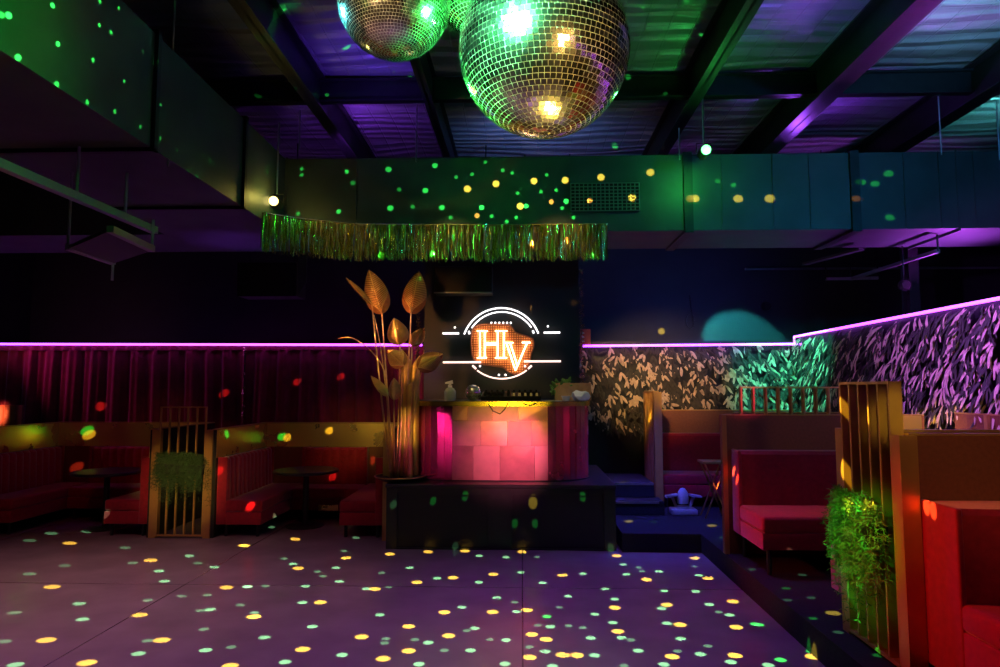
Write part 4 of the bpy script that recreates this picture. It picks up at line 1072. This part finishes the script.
# leaf walls and rear wall
spot('teal_corner_wash', (2.9, 8.2, 3.2), (4.05, 9.8, 1.95), (0.06, 1.0, 0.60), 420, 60, 0.9)
spot('violet_leaf_wash', (1.9, 4.9, 3.0), (4.1, 6.2, 2.35), (0.46, 0.12, 1.0), 560, 66, 1.0)
spot('warm_leaf_wash', (0.9, 6.2, 3.3), (2.0, 10.0, 2.1), (1.0, 0.60, 0.22), 760, 34, 1.0)
spot('violet_tinsel', (-1.25, 8.7, 2.7), (-1.42, 9.5, 2.1), (0.6, 0.1, 1.0), 14, 40, 1.0)
spot('blue_wall_wash', (3.0, 9.0, 2.9), (2.6, 11.6, 3.0), (0.05, 0.16, 1.0), 60, 110, 1.0)
spot('teal_wall_wash', (2.6, 9.7, 3.5), (3.75, 11.6, 2.5), (0.05, 0.8, 0.75), 900, 30, 0.12)
spot('violet_duct_under', (5.3, 8.1, 2.7), (5.0, 8.0, 3.58), (0.6, 0.08, 1.0), 240, 120, 1.0)
spot('violet_duct_under', (-3.6, 8.0, 2.5), (-3.5, 8.0, 3.58), (0.36, 0.06, 1.0), 22, 75, 1.0)
# booths, curtains
spot('red_left_booths', (-2.6, 5.6, 3.2), (-3.1, 8.8, 0.5), (1.0, 0.04, 0.18), 24, 46, 0.9)
spot('red_left_booths', (-5.0, 5.6, 3.2), (-5.5, 8.8, 0.5), (1.0, 0.05, 0.10), 20, 50, 0.9)
spot('magenta_curtain', (-8.5, 9.2, 2.5), (-5.4, 9.9, 1.9), (1.0, 0.06, 0.45), 60, 60, 1.0)
spot('orange_left_wall', (-8.0, 8.6, 2.6), (-7.6, 11.6, 2.9), (1.0, 0.35, 0.2), 10, 70, 1.0)
spot('orange_headboard', (-7.5, 8.4, 1.62), (-7.85, 9.78, 1.40), (1.0, 0.40, 0.18), 260, 16, 0.5)
spot('red_right_booths', (-0.6, 6.45, 1.5), (2.2, 5.8, 0.6), (1.0, 0.05, 0.03), 200, 36, 0.9)
spot('burgundy_right_booths', (1.2, 3.4, 3.3), (3.0, 6.4, 1.4), (1.0, 0.16, 0.14), 14, 60, 0.9)
spot('burgundy_right_booths', (1.6, 7.6, 2.6), (2.9, 9.7, 1.1), (1.0, 0.08, 0.16), 9, 70, 0.9)
spot('red_near_bench', (0.2, 3.86, 1.7), (2.3, 3.6, 0.75), (1.0, 0.03, 0.02), 120, 44, 0.9)
spot('burgundy_near_bench', (1.6, 1.0, 2.4), (3.0, 3.6, 0.8), (1.0, 0.05, 0.03), 9, 50, 0.9)
spot('orange_near_partition', (2.0, 1.2, 2.0), (2.9, 3.95, 1.55), (1.0, 0.50, 0.14), 55, 44, 0.9)
spot('pink_counter', (0.5, 4.2, 1.4), (-0.25, 7.9, 0.98), (1.0, 0.20, 0.36), 330, 20, 1.0)
spot('magenta_counter', (-2.4, 5.4, 1.5), (-1.0, 8.1, 1.1), (1.0, 0.05, 0.55), 110, 18, 0.8)
spot('magenta_counter', (3.0, 6.0, 2.0), (0.75, 8.2, 1.1), (1.0, 0.04, 0.30), 80, 22, 0.8)
spot('amber_counter', (-0.1, 1.6, 1.52), (-0.15, 7.86, 1.72), (1.0, 0.78, 0.05), 150, 12, 1.0, 0.3)
spot('white_counter', (0.3, 7.0, 2.7), (0.6, 8.15, 1.68), (0.9, 0.85, 1.0), 8, 20, 0.9)  # added spot without a fixture, brightens the white counter items
spot('amber_leaves', (-2.8, 5.4, 2.6), (-1.7, 8.0, 2.45), (1.0, 0.40, 0.12), 300, 32, 1.0)  # this spot and the next are added to warm leaves and tubes
spot('amber_tubes', (-1.0, 5.6, 1.7), (-1.4, 8.0, 1.3), (1.0, 0.62, 0.1), 110, 13, 0.9)
spot('amber_fringe', (-2.2, 6.2, 4.6), (-2.0, 7.2, 3.38), (1.0, 0.70, 0.2), 130, 34, 1.0)  # three added spots, brighten the gold foil fringe
spot('amber_fringe', (-0.8, 6.2, 4.6), (-0.8, 7.3, 3.34), (1.0, 0.70, 0.2), 110, 34, 1.0)
spot('amber_fringe', (0.5, 6.2, 4.6), (0.4, 7.3, 3.34), (1.0, 0.70, 0.2), 130, 34, 1.0)
spot('violet_floor', (0.8, 6.6, 4.0), (0.9, 5.5, 0.0), VIO, 220, 80, 1.0, 0.2)
spot('violet_floor', (-1.8, 4.6, 4.2), (-1.6, 4.8, 0.0), (0.75, 0.28, 0.9), 190, 90, 1.0, 0.2)
spot('pink_floor', (-4.4, 5.6, 3.4), (-4.2, 5.4, 0.0), (1.0, 0.45, 0.5), 270, 105, 1.0, 0.2)
spot('white_floor', (-0.15, 2.6, 3.2), (-0.1, 4.4, 0.0), (0.95, 1.0, 0.7), 110, 34, 1.0, 0.2)
spot('blue_platform', (1.5, 8.0, 2.6), (1.7, 8.3, 0.2), (0.10, 0.07, 1.0), 280, 80, 0.9)
spot('violet_steps', (1.3, 9.2, 2.4), (1.3, 9.3, 0.5), (0.35, 0.1, 1.0), 60, 50, 0.9)
spot('amber_screen', (-0.6, 4.5, 1.9), (2.1, 4.3, 1.2), AMB, 34, 40, 0.9)
spot('green_fern_fill', (0.6, 3.4, 2.2), (2.1, 4.25, 0.85), (0.12, 1.0, 0.04), 190, 20, 0.9)  # added fill without a fixture, makes the right fern greener
spot('amber_screen_end', (1.2, 2.0, 2.3), (2.17, 3.97, 1.66), (1.0, 0.72, 0.12), 110, 8, 0.6)  # added narrow spot, brightens the near end of the screen
spot('green_left_fern_fill', (-3.6, 5.8, 2.6), (-4.05, 8.0, 0.75), (0.25, 1.0, 0.1), 8, 14, 0.9)  # small added fill, lifts the left fern out of the dark
spot('amber_left_screen', (-3.4, 5.8, 1.2), (-4.05, 8.0, 0.7), AMB, 130, 30, 0.9)
spot('amber_brass', (-2.2, 7.8, 1.5), (-2.5, 9.6, 1.16), (1.0, 0.72, 0.12), 16, 40, 1.0)  # added spots that give the brass trim an amber gleam
spot('amber_brass', (-4.9, 7.8, 1.5), (-5.2, 9.6, 1.16), (1.0, 0.6, 0.12), 8, 40, 1.0)
spot('amber_brass', (3.3, 5.2, 2.0), (3.75, 6.3, 1.45), (1.0, 0.62, 0.08), 150, 30, 0.9)

# ------------------------------------------------------------------ added spots at the mirror balls, in place of reflected beams
BEAM = 1.0
bpy.context.view_layer.update()
dg = bpy.context.evaluated_depsgraph_get()
AB = (1.0, 0.66, 0.06); MI = (0.30, 1.0, 0.42); GD = (0.04, 1.0, 0.10); OR = (1.0, 0.40, 0.05); RD = (1.0, 0.12, 0.06)
KIND = {'Y': (AB, 0.84, 0.95), 'M': (MI, 0.66, 0.60), 'g': (MI, 0.55, 0.22), 'w': (MI, 0.7, 0.15), 'G': (GD, 0.62, 0.9), 'h': (GD, 0.42, 0.4), 'O': (OR, 0.6, 0.8), 'S': ((1.0, 0.16, 0.04), 0.5, 1.1), 'R': (RD, 0.42, 0.22)}
BEAMS = {
(0, 487): "58,658,M 15,572,g 110,322,g 55,466,g 172,567,Y 258,208,Y 193,370,Y 110,198,w 240,291,w 293,432,M 306,490,M 322,651,Y 190,172,g 325,163,g 302,105,g 463,225,g 557,272,Y 492,281,g 590,311,M 609,349,M 548,419,g 517,474,Y 600,567,Y 548,569,g 513,617,M 673,404,g 702,255,M 733,282,g 795,297,M 839,372,Y 902,217,Y 768,400,g 779,454,M 890,437,g 916,369,M 762,604,M 856,593,g 755,527,g 940,481,Y 942,465,g 852,663,Y 740,458,g 315,84,Y 927,72,R",
(240, 487): "18,217,Y 113,148,g 205,193,Y 163,265,g 196,285,M 215,301,Y 385,237,g 392,263,Y 356,299,M 287,313,g 307,330,g 525,318,g 368,350,M 27,369,M 95,367,g 242,367,M 468,377,M 500,378,Y 550,371,g 555,248,Y 697,240,Y 833,237,Y 886,255,M 797,222,g 628,299,M 655,353,Y 730,338,M 789,336,Y 885,353,M 938,323,Y 231,428,M 297,427,Y 52,480,Y 55,465,g 518,474,M 822,445,M 757,464,Y 935,463,Y 951,410,M 268,517,M 625,516,Y 450,555,Y 90,557,M 540,562,g 535,578,g 648,565,g 697,576,M 773,551,Y 870,523,M 840,532,g 232,601,Y 625,607,Y 378,622,M 530,636,Y 757,605,g 854,605,M 663,656,M 167,648,M 430,188,g 925,565,g 568,65,g 715,52,h 833,37,h 38,72,R 430,165,Y",
(500, 487): "22,260,M 82,240,Y 137,259,g 78,316,M 158,355,M 232,327,Y 306,321,M 252,405,M 55,427,g 62,462,M 100,456,Y 173,480,G 186,517,M 140,512,g 118,546,Y 170,564,Y 22,567,M 167,609,M 110,631,Y 233,622,Y 285,623,Y 350,623,M 336,559,M 352,471,M 307,521,g 255,514,g 220,445,g 388,377,M 423,415,M 425,447,Y 417,502,M 437,535,Y 450,558,M 511,606,M 485,566,g 433,255,Y 456,287,M 468,323,M 513,298,g 525,312,g 543,343,Y 590,313,M 609,385,M 618,436,Y 600,450,M 618,505,M 667,510,Y 669,562,M 637,628,Y 607,657,M 657,608,g 721,263,Y 720,294,g 736,327,M 771,338,Y 725,387,M 774,435,M 862,424,Y 850,474,M 810,463,g 875,519,Y 770,589,g 742,619,M 870,624,Y 855,648,M 945,508,G 410,227,g 18,655,M 195,664,M 460,662,g 110,593,g 122,58,Y 307,40,h 130,135,h 55,135,h 477,127,Y 569,130,g 785,143,Y 823,187,g",
(740, 487): "270,628,Y 70,510,G 150,640,G 105,660,M 165,289,Y 152,317,g 231,325,g 45,305,g 170,375,h 177,419,g 263,410,g 255,597,h 270,487,h 345,467,Y 363,538,g 512,624,h 405,70,Y 380,80,h 445,75,G 470,230,h 380,290,h 425,330,h 415,400,h 505,115,Y 715,85,O 690,70,O",
(240, 150): "100,80,G 228,70,G 228,92,G 395,80,G 418,122,h 590,146,h 550,72,G 722,58,G 686,150,G 842,144,Y 365,228,G 557,215,G 748,213,G 895,213,G 878,243,O 948,125,Y 932,245,h 908,45,h 215,236,G 523,388,G 710,385,G 800,100,h 860,90,h 640,210,h 780,250,h",
(500, 150): "126,115,Y 173,92,h 241,112,Y 208,148,h 245,190,G 190,192,O 96,208,G 75,208,Y 152,154,h 272,250,h 374,101,Y 557,83,Y 705,180,Y 722,180,Y 882,180,Y 332,187,O 490,178,Y 230,215,h 248,335,O 25,265,h 65,160,h 60,250,h 10,75,h 45,85,h 805,115,h 865,130,h 120,345,O 340,395,G",
(740, 150): "500,125,h 550,88,h 430,180,O 555,250,h 450,120,h 110,180,Y",
(0, 0): "32,57,G 195,20,G 215,163,G 67,213,G 345,223,G 210,312,G 323,378,G 425,413,G 368,93,G 412,120,G 440,30,G 370,5,G 460,302,G 530,190,h 583,228,G 520,470,G 593,513,G 595,387,G 655,556,h 708,430,h 828,460,h 778,595,G 730,655,G 697,635,h 753,575,h 795,28,G 845,190,G 673,155,G 5,55,h",
(240, 0): "163,36,G 155,187,G 395,173,G 67,354,h 322,352,G 630,280,G 570,270,h",
(500, 0): "598,128,h 745,128,h 640,37,h 613,348,h 425,540,G 530,30,h 908,272,h 475,285,G 690,5,G",
(500, 320): "598,42,Y 555,355,Y 455,600,Y 866,560,S 878,590,S 805,612,S",
(0, 320): "833,270,R 372,320,R 285,545,R 810,560,R 323,410,G 330,425,Y 840,422,G",
(240, 320): "210,230,R 375,208,R 490,520,R 343,580,R 155,432,G 175,435,Y 330,410,Y",
(740, 320): "385,325,Y 390,560,Y 505,385,Y",
}
balls = [(B1, RB1), (B2, RB2), (B3, RB3)]
beam_n = 0
for (ox, oy), txt in BEAMS.items():
    for q in txt.split():
        x, y, k = q.split(','); px = ox + float(x)/3.7037; py = oy + float(y)/3.7037
        d = ray(px, py).normalized()
        hit, loc, nrm, idx, ob, mw = S.ray_cast(dg, EYE, d)
        if not hit: continue
        for (bc, br) in (balls[1:2] + balls[:1] if loc.x < -2.0 and loc.z > 2 else balls[:2]):
            v = (loc - bc).normalized(); st = bc + v * (br + 0.02)
            h2, l2, *_ = S.ray_cast(dg, st, v)
            if h2 and (l2 - loc).length < 0.12: break
        else: continue
        col, sz, pw = KIND[k]
        if loc.x < -2.2 and loc.z > 2: sz *= 0.75; pw *= 0.7
        if loc.y > 9: sz *= 0.7; pw *= 0.6
        dist = (loc - st).length
        spot('ball_beam_spot', st, loc, col, 420 * pw * dist * dist * BEAM, 1.75 * sz * (4.4 / max(dist, 3.0)) ** 0.6, 0.5, 0.004)
        beam_n += 1
print('beams', beam_n)
